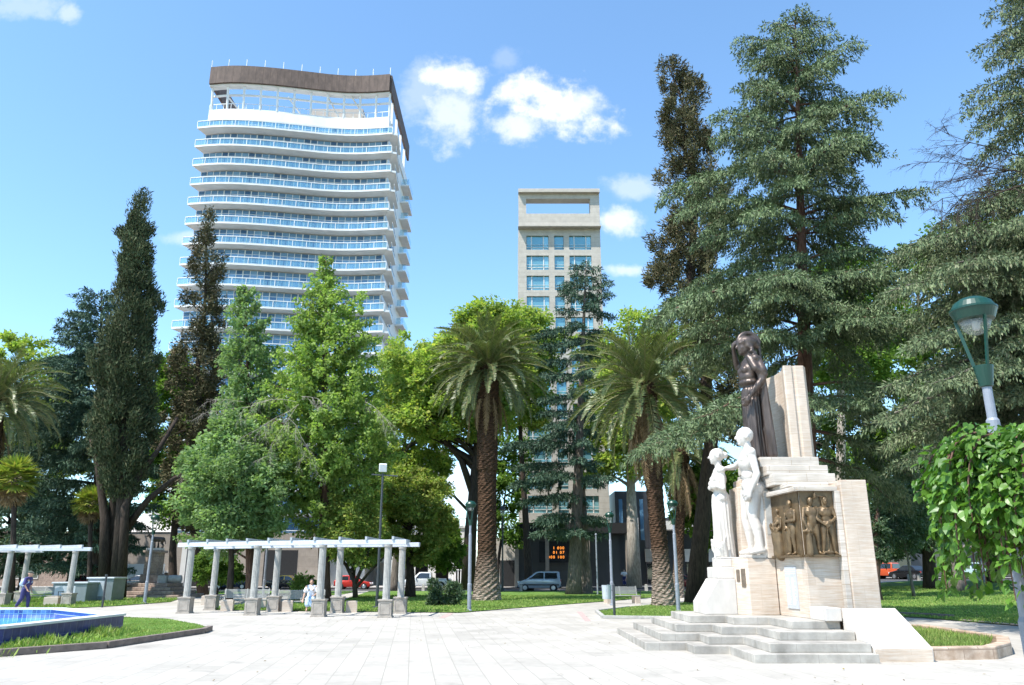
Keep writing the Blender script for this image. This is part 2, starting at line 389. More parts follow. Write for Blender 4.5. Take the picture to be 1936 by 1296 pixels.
def leg(B, hip, kn, an, k=1.0, toe=(1,0,0)):
    hip, kn, an = Vector(hip), Vector(kn), Vector(an); t = Vector(toe).normalized()
    B.cap(hip, hip.lerp(kn,.45), .060*k, .052*k); B.cap(hip.lerp(kn,.4), kn, .053*k, .034*k)
    c = kn.lerp(an,.33) - t*.008; B.cap(kn, c, .034*k, .037*k); B.cap(c, an, .037*k, .021*k)
    B.cap(an+Vector((0,0,-.012))-t*.018, an+t*.03+Vector((0,0,-.020)), .023*k, .021*k)
    B.cap(an+t*.03+Vector((0,0,-.022)), an+t*.085+Vector((0,0,-.030)), .021*k, .014*k)
def torso(B, k=1.0, lean=0.0, fem=False):
    l = lean
    B.ell((0,0,.535), (.066*k,(.092 if not fem else .098)*k,.065)); B.ell((.004+l*.3,0,.615), (.056*k,(.080 if not fem else .072)*k,.07))
    B.ell((.006+l*.6,0,.715), (.068*k,(.105 if not fem else .092)*k,.09)); B.ell((l*.9,0,.785), (.052*k,(.115 if not fem else .098)*k,.045))
    B.cap((l*.9,-.05,.80),(l*.9-.004,-.125,.79),.036*k,.034*k); B.cap((l*.9,.05,.80),(l*.9-.004,.125,.79),.036*k,.034*k)
    if fem:
        for q in (-1,1): B.ell((.052+l*.7,q*.044,.715),(.034,.036,.034))
    else:
        for q in (-1,1): B.ell((.042+l*.7,q*.050,.742),(.034,.050,.032))
        for q in (-1,1):
            for h in (.60,.64,.68): B.ell((.044+l*.4,q*.022,h),(.018,.020,.018))
    B.cap((l*.9-.004,0,.80),(l*1.05+.006,0,.875),.036*k,.031*k)
def put(loc, H, yaw, sx=1.0, sy=1.0):
    return Matrix.Translation(Vector(loc)) @ Matrix.Rotation(yaw,4,'Z') @ Matrix.Diagonal((H*sx,H*sy,H,1))

# ------------------------------------------------------------------ MONUMENT
YC = 20.9
mon = thing('monument','tall travertine monument on grey steps with bronze relief and stone stele','monument',(6.6,YC,0))
def sym(pts):                                    # (x, half width) outline mirrored about the axis
    return [(x, YC-b) for x,b in pts] + [(x, YC+b) for x,b in pts[::-1]]
fx = [[2.95,3.84,4.58],[3.37,4.22,4.98],[3.80,4.64,5.42],[4.24,5.10,5.92]]
hb = [[2.50,3.30,5.05],[2.15,2.98,4.75],[1.68,2.48,4.05],[1.15,1.80,3.35]]
for k in range(4):
    pts=[(fx[k][0],0.0),(fx[k][0],hb[k][0]),(fx[k][1],hb[k][0]),(fx[k][1],hb[k][1]),(fx[k][2],hb[k][1]),(fx[k][2],hb[k][2]),(6.95,hb[k][2])]
    poly=[(x,YC-b) for x,b in pts[1:]]+[(x,YC+b) for x,b in pts[:0:-1]]
    MB().prism(poly, .165*k-(.03 if k==0 else 0), .165*(k+1)).build('step',M['stepstone'],mon,bevel=.012,world=True)
# sloping side ramps with dressed front
for sgn in (-1,1):
    yb = YC+sgn*3.45; yf = YC+sgn*4.8
    def yy(v): return v
    a=[(6.97,yf,-.02),(8.11,yf,-.02),(8.11,yb,-.02),(6.97,yb,-.02),(6.97,yf,.25),(8.11,yf,.25),(8.11,yb,.93),(6.97,yb,.93)]
    f=[(3,2,1,0),(4,5,6,7),(0,1,5,4),(1,2,6,5),(2,3,7,6),(3,0,4,7)]
    if sgn>0: f=[q[::-1] for q in f]
    o=MB().add(a,f)
    o.box(6.62,6.965,min(yb,yb-sgn*.9),max(yb,yb-sgn*.9),.66,.93)
    o.build('ramp',M['marble'],mon,bevel=.015,world=True)
    MB().box(7.0,8.08,min(yf,yf-sgn*-.02),max(yf,yf-sgn*-.02),0,.235).build('ramp_front',M['travertine'],mon,world=True)
# main body
body=MB()
body.prism([(6.66,YC-2.50),(7.56,YC-2.46),(7.56,YC+2.46),(6.66,YC+2.50),(6.50,YC+.95),(6.50,YC-.95)],.66,3.60)
body.box(7.56,8.16,YC-2.72,YC+2.72,0,3.70)
body.build('main_block',M['travertine'],mon,bevel=.015,world=True)
MB().prism([(5.55,YC-.63),(5.78,YC-.99),(6.48,YC-.93),(6.48,YC+.93),(5.78,YC+.99),(5.55,YC+.63)],.66,1.98).build('pedestal',M['travertine'],mon,bevel=.012,world=True)
MB().xprism([(4.74,.66),(4.74,.93),(5.12,1.50),(5.545,1.50),(5.545,.66)],YC-.64,YC+.64).build('sloping_front',M['marble'],mon,bevel=.015,world=True)
MB().box(5.14,5.56,YC-.55,YC+.55,1.502,1.78).build('front_plinth',M['marble'],mon,bevel=.02,world=True)
MB().box(5.26,5.90,YC-.42,YC+.42,1.981,2.02).add(*(lambda b:(b.v,b.f))(MB().box(5.26,5.55,YC-.42,YC+.42,1.783,1.98))).build('figure_plinth',M['marble'],mon,bevel=.015,world=True)
# upright pilasters round the standing figures
p=MB(); p.box(5.84,6.52,YC-.40,YC+.40,1.985,3.78); p.box(5.95,6.52,YC-.34,YC+.34,3.78,3.98)
for q in ((6.30,6.499,YC-1.02,YC-.90,1.985,3.62),(6.30,6.499,YC+.90,YC+1.02,1.985,3.62),(5.98,6.08,YC-.46,YC-.40,1.985,3.45)): MB().box(*q).build('pilaster',M['travertine'],mon,bevel=.012,world=True)
p.build('pilaster',M['travertine'],mon,bevel=.012,world=True)
MB().box(6.33,6.47,YC-1.028,YC-1.02,2.55,3.55).build('carved_strip',M['concrete'],mon,world=True)
# stepped crown of the block
MB().box(6.40,7.92,YC-1.62,YC+1.62,3.70,3.98).box(6.55,7.50,YC-2.2,YC+2.2,3.60,3.695).build('upper_tier',M['lightstone'],mon,bevel=.012,world=True)
MB().box(6.36,7.88,YC-1.32,YC+1.32,3.98,4.22).build('upper_tier',M['lightstone'],mon,bevel=.012,world=True)
MB().box(6.30,7.80,YC-1.0,YC+1.0,4.22,4.47).build('upper_tier',M['lightstone'],mon,bevel=.012,world=True)
# stele: slab with hollowed front and ribbed side
st=[(7.34,YC-.25),(7.20,YC-.78),(7.24,YC-.80),(7.42,YC-.80),(7.44,YC-.76),(7.50,YC-.76),(7.52,YC-.80),(7.74,YC-.79),(7.86,YC-.60)]
poly=st+[(x,2*YC-y) for x,y in st[::-1]]
s_=MB().prism(poly,4.47,6.93)
s_.build('stele',M['travertine'],mon,bevel=.012,world=True)
# inscription slab and small plaques
A0=Vector((6.505,YC-.98)); A1=Vector((6.655,YC-2.47)); dv=(A1-A0).normalized(); nn=Vector((dv.y,-dv.x))
if nn.x>0: nn=-nn
def face_quad(mb,u0,u1,z0,z1,o0,o1):
    pts=[A0+dv*u0+nn*o0,A0+dv*u1+nn*o0,A0+dv*u1+nn*o1,A0+dv*u0+nn*o1]; mb.prism([(q.x,q.y) for q in pts],z0,z1); return mb
sl=face_quad(MB(),.42,1.02,.84,1.78,-.01,.02).build('inscription_slab',M['slab'],mon,world=True)
le=MB()
for k in range(3): face_quad(le,.48,.96,1.70-.045*k,1.722-.045*k,.02,.024)
r2=random.Random(4)
for k in range(26):
    z=1.52-.026*k
    if z<.90: break
    face_quad(le,.46,.46+r2.uniform(.12,.22),z,z+.012,.02,.024); face_quad(le,.74,.74+r2.uniform(.12,.22),z,z+.012,.02,.024)
lo=le.build('lettering',M['letter'],mon,world=True); lo.parent=sl
lo.location=(0,0,0)
for vv in lo.data.vertices: vv.co -= Vector((0,0,0))
B0=Vector((5.55,YC-.63)); B1=Vector((5.78,YC-.99)); bd=(B1-B0).normalized(); bn=Vector((bd.y,-bd.x)); bn = bn if bn.y<0 else -bn
for u0,u1,z0,z1 in ((.05,.15,1.43,1.72),(.20,.33,1.30,1.74)):
    q=[B0+bd*u0-bn*.005,B0+bd*u1-bn*.005,B0+bd*u1+bn*.015,B0+bd*u0+bn*.015]
    MB().prism([(a.x,a.y) for a in q],z0,z1).build('plaque',M['plaque'],mon,world=True)

# bronze relief wrapping the near corner: back plates, ledge, four half-round figures
rl=bpy.data.objects.new('relief',None); COL.objects.link(rl); rl.parent=mon
zb,zt=2.02,3.46
def relief_back(parent):
    b=MB()
    face_quad(b,.02,1.50,zb,zt,.004,.03); b.box(6.655,7.42,YC-2.535,YC-2.50,zb,zt); 
    o=b.build('back_plate',M['relief'],mon,world=True); return o
back=relief_back(rl)
fr=MB()
face_quad(fr,-.02,1.62,zt,zt+.10,-.02,.16); fr.box(6.60,7.50,YC-2.66,YC-2.50,zt,zt+.10); fr.box(7.43,7.555,YC-2.66,YC-2.47,.66,zt-.001)
fr.build('relief_frame',M['lightstone'],mon,bevel=.008,world=True)
ld=MB(); ld.box(6.62,7.42,YC-2.66,YC-2.50,zb-.04,zb+.015); face_quad(ld,.02,1.50,zb-.04,zb+.015,.004,.13)
ld.build('ledge',M['relief'],mon,bevel=.008,world=True)
bpy.data.objects.remove(rl)
def worker(kind):
    B=Blob(); fem = kind=='basket'
    torso(B,1.12,fem=fem)
    if kind=='smith':
        head(B,(.01,0,.925),-.35,1.08); leg(B,(0,.055,.5),(.02,.075,.27),(0,.085,.05),1.12,(1,.4,0)); leg(B,(0,-.055,.5),(.03,-.06,.27),(.0,-.07,.05),1.12,(1,-.3,0))
        arm(B,(0,.13,.78),(.02,.25,.72),(.03,.21,.93),1.15,(0,-.3,1)); arm(B,(0,-.13,.78),(.06,-.18,.60),(.10,-.13,.46),1.15)
        B.cap((.06,.30,.985),(.06,.08,1.02),.012,.012); B.cap((.06,.08,.985),(.06,.08,1.06),.026,.026)
        B.cap((.10,-.20,.40),(.10,-.02,.40),.028,.012); B.cap((.10,-.11,.38),(.10,-.11,.30),.03,.03); B.cap((.08,-.11,.30),(.08,-.11,.02),.055,.065)
        B.ell((.045,0,.60),(.045,.075,.12)); B.cap((.05,-.04,.72),(.05,-.05,.80),.012,.012); B.cap((.05,.04,.72),(.05,.05,.80),.012,.012)
    elif kind=='sledge':
        head(B,(.015,0,.935),0,1.1); leg(B,(0,.055,.5),(.03,.085,.27),(.02,.10,.05),1.18,(1,.3,0)); leg(B,(0,-.055,.5),(.03,-.085,.27),(.02,-.11,.05),1.18,(1,-.4,0))
        arm(B,(0,.14,.78),(.04,.17,.63),(.10,.04,.55),1.2,(0,-1,-.2)); arm(B,(0,-.14,.78),(.04,-.19,.62),(.10,-.05,.50),1.2,(0,1,-.2))
        B.cap((.10,-.03,.50),(.10,-.045,.06),.013,.013); B.cap((.10,-.10,.045),(.10,.02,.045),.026,.026)
        for q in (-1,1): B.ell((.055,q*.03,.79),(.02,.03,.014),q*.5); B.ell((.055,q*.055,.71),(.015,.03,.02))
    elif kind=='rifle':
        head(B,(.01,0,.93),.9,1.05); leg(B,(0,.05,.5),(.03,.06,.27),(.01,.065,.05),1.15,(1,.3,0)); leg(B,(0,-.055,.5),(.05,-.06,.27),(.03,-.075,.05),1.15,(1,-.4,0))
        arm(B,(0,.13,.78),(.03,.17,.62),(.09,.0,.60),1.12,(0,-1,.1)); arm(B,(0,-.13,.78),(.04,-.17,.61),(.09,-.10,.50),1.12)
        B.cap((.09,-.11,.88),(.07,-.09,.10),.011,.017)
        for q in range(6): B.cap((.05,-.11,.08+.035*q),(.05,-.03,.07+.035*q),.014,.014)
    else:
        head(B,(.01,0,.93),-.5,1.0,hair='bun'); B.cap((0,0,.52),(.0,0,.10),.115,.135); B.cap((0,0,.12),(0,0,.03),.135,.135)
        arm(B,(0,.12,.78),(.03,.16,.60),(.09,.05,.50),1.0,(0,-1,-.3)); arm(B,(0,-.12,.78),(.05,-.15,.62),(.10,-.11,.52),1.0)
        B.cap((.08,-.05,.44),(.08,-.05,.24),.085,.065); B.cap((.08,-.05,.24),(.07,-.05,.03),.06,.075)
        for q in range(16):
            a=rnd.uniform(0,6.28); B.cap((.08+.04*math.cos(a),-.05+.05*math.sin(a),.45),(.08+.09*math.cos(a),-.05+.11*math.sin(a),.55+rnd.uniform(0,.14)),.014,.018)
    return B
fa = math.atan2(nn.y,nn.x)
def on_face(u,H,kind):
    q=A0+dv*u+nn*.03
    worker(kind).build('relief_figure',M['relief'],mon,.014,put((q.x-6.6,q.y-YC,zb+.01),H,fa,1.0,1.05))
on_face(.36,1.12,'basket'); on_face(1.10,1.27,'rifle')
for x,H,kind in ((6.88,1.30,'smith'),(7.21,1.30,'sledge')):
    worker(kind).build('relief_figure',M['relief'],mon,.014,put((x-6.6,-2.535,zb+.01),H,-math.pi/2,1.0,.96))

# bronze woman in helmet and mantle
B=Blob(); torso(B,1.04,fem=True)
B.cap((0,0,.53),(0,0,.25),.082,.078); B.cap((0,0,.26),(.0,0,.0),.078,.084); B.cap((.025,.05,.45),(.035,.06,.03),.045,.048); B.cap((.02,-.05,.45),(.02,-.055,.03),.045,.05)
B.ell((.01,0,.615),(.085,.095,.035)); B.ell((.02,0,.66),(.07,.09,.06))
head(B,(.02,0,.925),.0,1.08,hair='bun')
for k in range(12):                                    # curls behind the ear
    for q in (-1,1): B.ell((-.03+rnd.uniform(-.02,.03),q*(.05+rnd.uniform(0,.015)),.90-.008*k),(.016,.014,.014))
B.ell((-.004,0,.958),(.083,.066,.052)); B.cap((.05,-.05,.952),(.05,.05,.952),.013,.013)      # helmet bowl and rim
for k in range(13):                                    # crest
    a=math.pi*(-.18+1.18*k/12); a2=math.pi*(-.18+1.18*(k+1)/12) if k<12 else a
    B.cap((-.012+.086*math.cos(a),0,.958+.080*math.sin(a)),(-.012+.086*math.cos(a2),0,.958+.080*math.sin(a2)),.018,.018)
B.cap((-.092,0,.93),(-.10,0,.80),.018,.012)
arm(B,(-.01,-.115,.785),(.03,-.185,.79),(.098,-.062,.925),.95,(-.2,.3,1),(-1,0,0),1,.7)         # far arm lifted to the brow
arm(B,(-.005,.115,.775),(-.035,.150,.615),(.070,.118,.475),1.0,(.45,-.1,-1),(.2,-1,0),-1,.6)    # near arm across the hip
for k in range(5): B.cap((.035-.016*k,.095,.805-.010*k),(.008-.016*k,.150,.705-.012*k),.027,.029)   # draped sleeve
B.cap((-.03,.10,.79),(-.045,.15,.69),.036,.036); B.cap((-.045,.11,.76),(-.070,.12,.02),.028,.030); B.cap((-.055,.04,.76),(-.080,.04,.02),.036,.036); B.cap((-.055,-.04,.76),(-.080,-.05,.02),.036,.036)
B.cap((-.055,.135,.68),(-.085,.145,.02),.018,.022)
def folds(amp,zt,n=19,sc=1.0):
    def f(co):
        a=np.arctan2(co[:,1],co[:,0]); z=co[:,2]; w=np.clip((zt-z)/.12,0,1)
        d=amp*w*(np.sin(n*a+6*z)+.6*np.sin(2.1*n*a+1.3-4*z))
        r=np.hypot(co[:,0],co[:,1])+1e-6
        out=co.copy(); out[:,0]+=d*co[:,0]/r; out[:,1]+=d*co[:,1]/r; return out
    return f
BH=3.42
zs=4.47
bs=B.build('bronze_statue',M['bronze'],None,.0072,put((6.55,YC-.02,zs+.05),BH,math.pi+.08),folds(.0042,.66))
tag(bs,'dark bronze woman in crested helmet standing high before the stone stele','statue')
o=MB().box(6.20,6.88,YC-.36,YC+.36,4.475,4.53).build('bronze_base',M['bronze'],bs,bevel=.02)
# white marble young man, near side
B=Blob(); torso(B,1.12)
B.cap((.045,.0,.50),(.06,0,.47),.022,.016)
leg(B,(0,.055,.5),(.012,.07,.275),(-.03,.075,.05),1.15,(1,.35,0)); leg(B,(.005,-.055,.5),(.045,-.06,.275),(.02,-.06,.05),1.15,(1,-.2,0))
B.ell((-.045,.05,.50),(.05,.055,.06)); B.ell((-.045,-.05,.50),(.05,.055,.06))
head(B,(.018,0,.93),.10,1.04)
arm(B,(-.005,.118,.772),(-.03,.155,.61),(.035,.150,.465),1.08,(.25,0,-1),(.6,-1,0),-1,.8)
arm(B,(0,-.118,.778),(.075,-.20,.715),(.155,-.185,.70),1.02,(1,.0,-.25),(0,0,-1),1,.5)
B.cap((-.07,.0,.50),(-.08,.0,.03),.07,.08); B.cap((-.08,-.06,.56),(-.08,-.07,.03),.05,.07)
ms=B.build('marble_statue',M['marble'],None,.0068,put((6.10,YC-.70,2.06),3.20,math.pi-.12))
tag(ms,'white marble nude young man standing with one arm at his side','statue')
MB().box(5.74,6.28,YC-.94,YC-.42,1.985,2.07).build('statue_base',M['marble'],ms,bevel=.02)
# white marble robed figure in front
B=Blob(); torso(B,1.05,fem=True)
B.cap((0,0,.53),(0,0,.22),.088,.088); B.cap((0,0,.24),(.0,0,.0),.088,.098); B.cap((.03,.04,.48),(.045,.05,.03),.045,.05); B.cap((.02,-.05,.48),(.02,-.05,.03),.05,.055)
head(B,(.015,0,.93),.05,1.05,hair='bun')
arm(B,(-.005,.108,.78),(-.01,.125,.62),(.075,.05,.67),.92,(.3,-1,.3),(-1,0,0),-1,.6); arm(B,(-.005,-.108,.78),(.01,-.125,.62),(.085,-.05,.63),.92,(.3,1,.2),(-1,0,0),1,.6)
B.cap((.06,-.09,.68),(.07,.08,.64),.035,.03)
for k in range(26):
    a=rnd.uniform(-1.5,1.5); B.cap((.06*math.cos(a),.09*math.sin(a),.0),(.11*math.cos(a),.13*math.sin(a)+.01,.07+rnd.uniform(0,.13)),.016,.010)
fs_=B.build('marble_statue',M['marble'],None,.0075,put((5.50,YC,2.02),2.80,math.pi-.08),folds(.0035,.60,17))
tag(fs_,'white marble robed woman standing in front of the young man','statue')

# ------------------------------------------------------------------ small stone monument with animal on a pillar (far left)
WX,WY=-24.5,55.5
wm=thing('pillar_monument','brown stone pillar on broad steps topped by small bronze animal','monument',(WX,WY,0))
for k,(a,b) in enumerate(((3.0,2.2),(2.5,1.9),(2.1,1.6),(1.75,1.3))):
    MB().box(-a+.1*k,a*.95,-b,b,.24*k-.02*(k==0),.24*(k+1)).build('step',M['plinthstone'],wm,bevel=.04)
MB().box(-2.05,-.75,-1.55,-.7,.73,.99).build('end_block',M['plinthstone'],wm,bevel=.12)
MB().box(-.62,.62,-.5,.7,.962,1.55).build('base_block',M['plinthstone'],wm,bevel=.06)
MB().box(-.47,.47,-.4,.55,1.552,2.93).build('shaft',M['plinthstone'],wm,bevel=.03)
MB().box(-.62,.62,-.52,.68,2.932,3.10).build('cap_block',M['plinthstone'],wm,bevel=.05)
MB().box(-.50,.50,-.34,.34,3.10,3.25).build('statue_base',M['marble'],wm,bevel=.03)
MB().box(.72,1.30,-.8,-.2,.962,1.45).build('carved_block',M['concrete'],wm,bevel=.04)
MB().tube([(1.30,-.3,1.22),(2.1,-.2,1.22)],.25,16).build('fallen_drum',M['concrete'],wm,smooth=False)
B=Blob()
B.cap((-.40,0,.62),(.30,0,.64),.17,.19); B.cap((.34,0,.66),(.56,0,.86),.13,.10); B.ell((.64,0,.90),(.13,.09,.09)); B.cap((.68,0,.87),(.80,0,.83),.06,.045)
for q in (-1,1):
    B.cap((.60,q*.06,.96),(.58,q*.07,1.04),.03,.015)
    B.cap((.32,q*.09,.56),(.34,q*.1,.28),.075,.045); B.cap((.34,q*.1,.28),(.34,q*.1,.03),.045,.04); B.cap((.34,q*.1,.02),(.40,q*.1,.02),.045,.035)
    B.cap((-.42,q*.09,.58),(-.34,q*.1,.36),.10,.055); B.cap((-.34,q*.1,.36),(-.48,q*.1,.22),.05,.035); B.cap((-.48,q*.1,.22),(-.43,q*.1,.03),.035,.035); B.cap((-.43,q*.1,.02),(-.37,q*.1,.02),.04,.035)
B.cap((-.54,0,.64),(-.64,0,.30),.05,.03)
for q in (-.12,.14): B.cap((q,0,.05),(q,0,.30),.08,.06); B.ell((q,0,.36),(.06,.06,.065))
aw=B.build('animal_statue',M['bronze'],None,.025,put((WX+.05,WY,3.24),.95,math.pi))
tag(aw,'small bronze four-legged animal standing on the brown pillar','statue')

# ------------------------------------------------------------------ people
def person(name_label, loc, H, yaw, build):
    t=build(put(loc,H,yaw)); tag(t,name_label,'person'); return t
def walker(Mx):
    B=Blob(); torso(B,.95,.05)
    leg(B,(0,.05,.5),(.085,.055,.28),(.10,.055,.055),.95); leg(B,(-.01,-.05,.5),(-.03,-.055,.28),(-.145,-.055,.075),.95)
    head(B,(.075,0,.92),0,1.0); arm(B,(.04,.125,.78),(.03,.16,.60),(.09,.14,.47),.9); arm(B,(.04,-.125,.78),(.06,-.15,.61),(.13,-.13,.50),.9)
    p=B.build('person',M['skin'],None,.009,Mx)
    S=Blob(); S.ell((.02,0,.60),(.078,.098,.12)); S.ell((.035,0,.72),(.082,.115,.11)); S.cap((.045,-.07,.80),(.045,.07,.80),.05,.05)
    for q in (-1,1): S.cap((.04,q*.125,.785),(.036,q*.155,.66),.046,.044)
    S.build('shirt',M['navy2'],p,.009,Mx)
    T=Blob(); T.ell((0,0,.53),(.08,.102,.07))
    T.cap((0,.05,.5),(.085,.055,.28),.070,.052); T.cap((.085,.055,.28),(.10,.055,.07),.052,.042); T.cap((-.01,-.05,.5),(-.03,-.055,.28),.070,.052); T.cap((-.03,-.055,.28),(-.14,-.055,.095),.052,.042)
    T.build('trousers',M['navy'],p,.009,Mx)
    Q=Blob(); Q.cap((.09,.055,.025),(.17,.055,.018),.030,.022); Q.cap((-.16,-.055,.045),(-.09,-.055,.02),.030,.022); Q.build('shoes',M['rubber'],p,.008,Mx)
    K=Blob(); K.ell((.065,0,.965),(.076,.064,.038)); K.cap((.10,0,.955),(.16,0,.945),.03,.014); K.build('cap',M['capgrey'],p,.008,Mx)
    return p
WM=Vector((X(42,38.6),38.6,.02))
man=person('man in navy work clothes and cap walking past the blue fountain',WM,1.70,0.0,walker)
Mx=put(WM,1.70,0.0)
B=Blob(); B.ell((-.10,.01,.69),(.068,.085,.105)); B.ell((-.145,.01,.65),(.04,.07,.065))
bp=B.build('backpack',M['pale'],None,.009,Mx); tag(bp,'pale blue backpack on the back of the walking man','backpack')
S=Blob()
for q in (-1,1): S.cap((-.05,q*.055,.79),(.06,q*.06,.81),.012,.012); S.cap((.06,q*.06,.81),(.11,q*.075,.70),.012,.012); S.cap((.11,q*.075,.70),(-.04,q*.10,.60),.012,.012)
S.build('strap',M['pale'],bp,.008,Mx)
def seated(Mx):
    B=Blob(); torso(B,1.05,.02,fem=True); head(B,(.03,0,.925),0,1.0,hair='none')
    leg(B,(.02,.05,.5),(.20,.06,.46),(.19,.06,.235),1.0); leg(B,(.02,-.05,.5),(.20,-.06,.46),(.25,-.07,.235),1.0)
    arm(B,(0,.12,.78),(.03,.16,.63),(.15,.07,.56),.95); arm(B,(0,-.12,.78),(.03,-.17,.62),(.09,-.19,.47),.95)
    p=B.build('person',M['skin'],None,.009,Mx)
    S=Blob(); S.ell((.01,0,.60),(.08,.10,.13)); S.ell((.015,0,.72),(.086,.115,.11)); S.cap((.015,-.07,.80),(.015,.07,.80),.05,.05)
    for q in (-1,1): S.cap((.0,q*.12,.785),(.02,q*.155,.69),.045,.05)
    S.build('blouse',M['whitecloth'],p,.009,Mx)
    K=Blob(); K.cap((.0,.04,.51),(.22,.06,.475),.085,.07); K.cap((.0,-.04,.51),(.22,-.06,.475),.085,.07); K.cap((.22,.05,.47),(.23,.05,.36),.07,.07); K.cap((.22,-.05,.47),(.24,-.06,.36),.07,.07)
    K.build('skirt',M['pale'],p,.009,Mx)
    Hh=Blob(); Hh.ell((.015,0,.945),(.072,.062,.058)); Hh.ell((-.02,0,.90),(.05,.058,.055)); Hh.build('hair',M['hair'],p,.008,Mx)
    return p
WY2=36.2
wo=person('woman in white blouse sitting on bench beside a pergola column',(X(586,WY2),WY2,-.28),1.66,-math.pi/2+.15,seated)
def far_person(Mx):
    B=Blob(); torso(B,1.0); leg(B,(0,.05,.5),(.03,.055,.28),(.0,.055,.05)); leg(B,(0,-.05,.5),(.02,-.055,.28),(-.01,-.06,.05)); head(B,(.01,0,.925),0,1.0)
    arm(B,(0,.125,.78),(.02,.19,.66),(.09,.10,.60)); arm(B,(0,-.125,.78),(.02,-.19,.66),(.09,-.10,.60))
    p=B.build('person',M['skin'],None,.010,Mx)
    S=Blob(); S.ell((.01,0,.62),(.08,.11,.12)); S.ell((.01,0,.73),(.09,.12,.10))
    for q in (-1,1): S.cap((0,q*.125,.785),(.02,q*.18,.67),.045,.045)
    S.build('shirt',M['whitecloth'],p,.01,Mx)
    T=Blob(); T.ell((0,0,.53),(.08,.10,.07)); T.cap((0,.05,.5),(.0,.055,.06),.07,.045); T.cap((0,-.05,.5),(-.01,-.06,.06),.07,.045); T.build('trousers',M['navy'],p,.01,Mx)
    Hh=Blob(); Hh.ell((0,0,.95),(.07,.06,.05)); Hh.build('hair',M['hair'],p,.009,Mx)
    return p
person('pedestrian in white top on the far pavement beside pale trunk',(X(1181,90.5),90.5,gz(19,90.5)+.15),1.7,-math.pi/2,far_person)
# ------------------------------------------------------------------ GROUND
def sheet(name, poly, dz, m, step=1.5, kind='structure', thick=0.0):
    bm=bmesh.new(); vs=[bm.verts.new((x,y,0)) for x,y in poly]; bm.faces.new(vs)
    xs=[p[0] for p in poly]; ys=[p[1] for p in poly]
    if max(ys)>33 and max(xs)>11:
        for lo,hi,n in ((min(xs),max(xs),Vector((1,0,0))),(min(ys),max(ys),Vector((0,1,0)))):
            k=math.floor(lo/step)*step
            while k<hi:
                if k>lo+1e-4: bmesh.ops.bisect_plane(bm,geom=bm.verts[:]+bm.edges[:]+bm.faces[:],plane_co=n*k,plane_no=n)
                k+=step
    bmesh.ops.triangulate(bm,faces=[f for f in bm.faces if len(f.verts)>4])
    if thick:
        r=bmesh.ops.extrude_face_region(bm,geom=bm.faces[:]); nv=[g for g in r['geom'] if isinstance(g,bmesh.types.BMVert)]
        for v in nv: v.co.z+=thick
    bmesh.ops.recalc_face_normals(bm,faces=bm.faces[:])
    for v in bm.verts: v.co.z+=gz(v.co.x,v.co.y)+dz
    me=bpy.data.meshes.new(name); bm.to_mesh(me); bm.free()
    me.update()
    if not thick and me.polygons[0].normal.z<0: me.flip_normals()
    o=link(name,me,m); 
    if kind: o['kind']=kind
    return o
sheet('ground',[(-400,-60),(400,-60),(400,1500),(-400,1500)],-.10,M['soil'],6)
sheet('plaza',[(-60,-25),(70,-25),(70,76),(-60,76)],0,M['paving'],1.5)
sheet('road',[(-130,77.2),(130,77.2),(130,90.5),(-130,90.5)],-.06,M['asphalt'],2)
sheet('pavement',[(-130,90.6),(130,90.6),(130,112),(-130,112)],.06,M['sidewalk'],2)
LAWNS=[]
def lawn(poly, dz=.03): 
    LAWNS.append(poly); return sheet('lawn',poly,dz,M['lawn'],1.5)
def gp(*pts): return [G_(*p) for p in pts]
def G_(px,py):
    v=(648-py)/F; k=(ST+v*CT)/(CT-v*ST); D=-HC/k; return (X(px,D,0),D)
lawnF=[(-8.80,23.5),(-9.28,18.95),(-10.55,17.2),(-14.5,12.9),(-34,6),(-36,30),(-20,31.5),(-14.6,31.2),(-12.6,30.2),(-10.1,26.8),(-9.0,24.8)]
lawn(lawnF,.035)
lawnB=gp((0,1149.5),(130,1151),(215,1147),(262,1143.5),(322,1139),(338,1133),(300,1128.5),(0,1127)); lawn(lawnB)
lawnP=gp((392,1154),(640,1157),(870,1159.5),(960,1152),(1050,1145),(1150,1137.5),(1250,1129),(1320,1124.5))+[(33,73),(15,74.5),(-13,74.5)]+gp((640,1140),(520,1143),(400,1147)); lawn(lawnP)
lawnQ=gp((300,1126.5),(420,1124),(640,1126))+[(-14,74.5),(-55,74.5),(-55,62)]; lawn(lawnQ)
lawnI=[(3.72,35.6),(3.5,31.0),(6.5,30.4),(9.2,31.6),(13.5,40),(11.3,47.2),(8.3,44.6),(5.6,39.6)]; lawn(lawnI)
lawnR=[(13.0,33.4),(15.4,31.2),(16.2,26.2),(24,22),(60,24),(68,74.8),(36,74.8),(18,66),(14.5,50)]; lawn(lawnR)
# red tile strips let into the paving
def strip(name,p,q,w):
    p,q=Vector(p),Vector(q); d=(q-p).normalized(); n=Vector((-d.y,d.x))*w/2
    sheet(name,[tuple(p-n),tuple(q-n),tuple(q+n),tuple(p+n)],.004,M['redstrip'])
strip('tile_strip',G_(1095,1157),G_(1112,1175),.22); strip('tile_strip',G_(835,1169),G_(852,1160),.25)
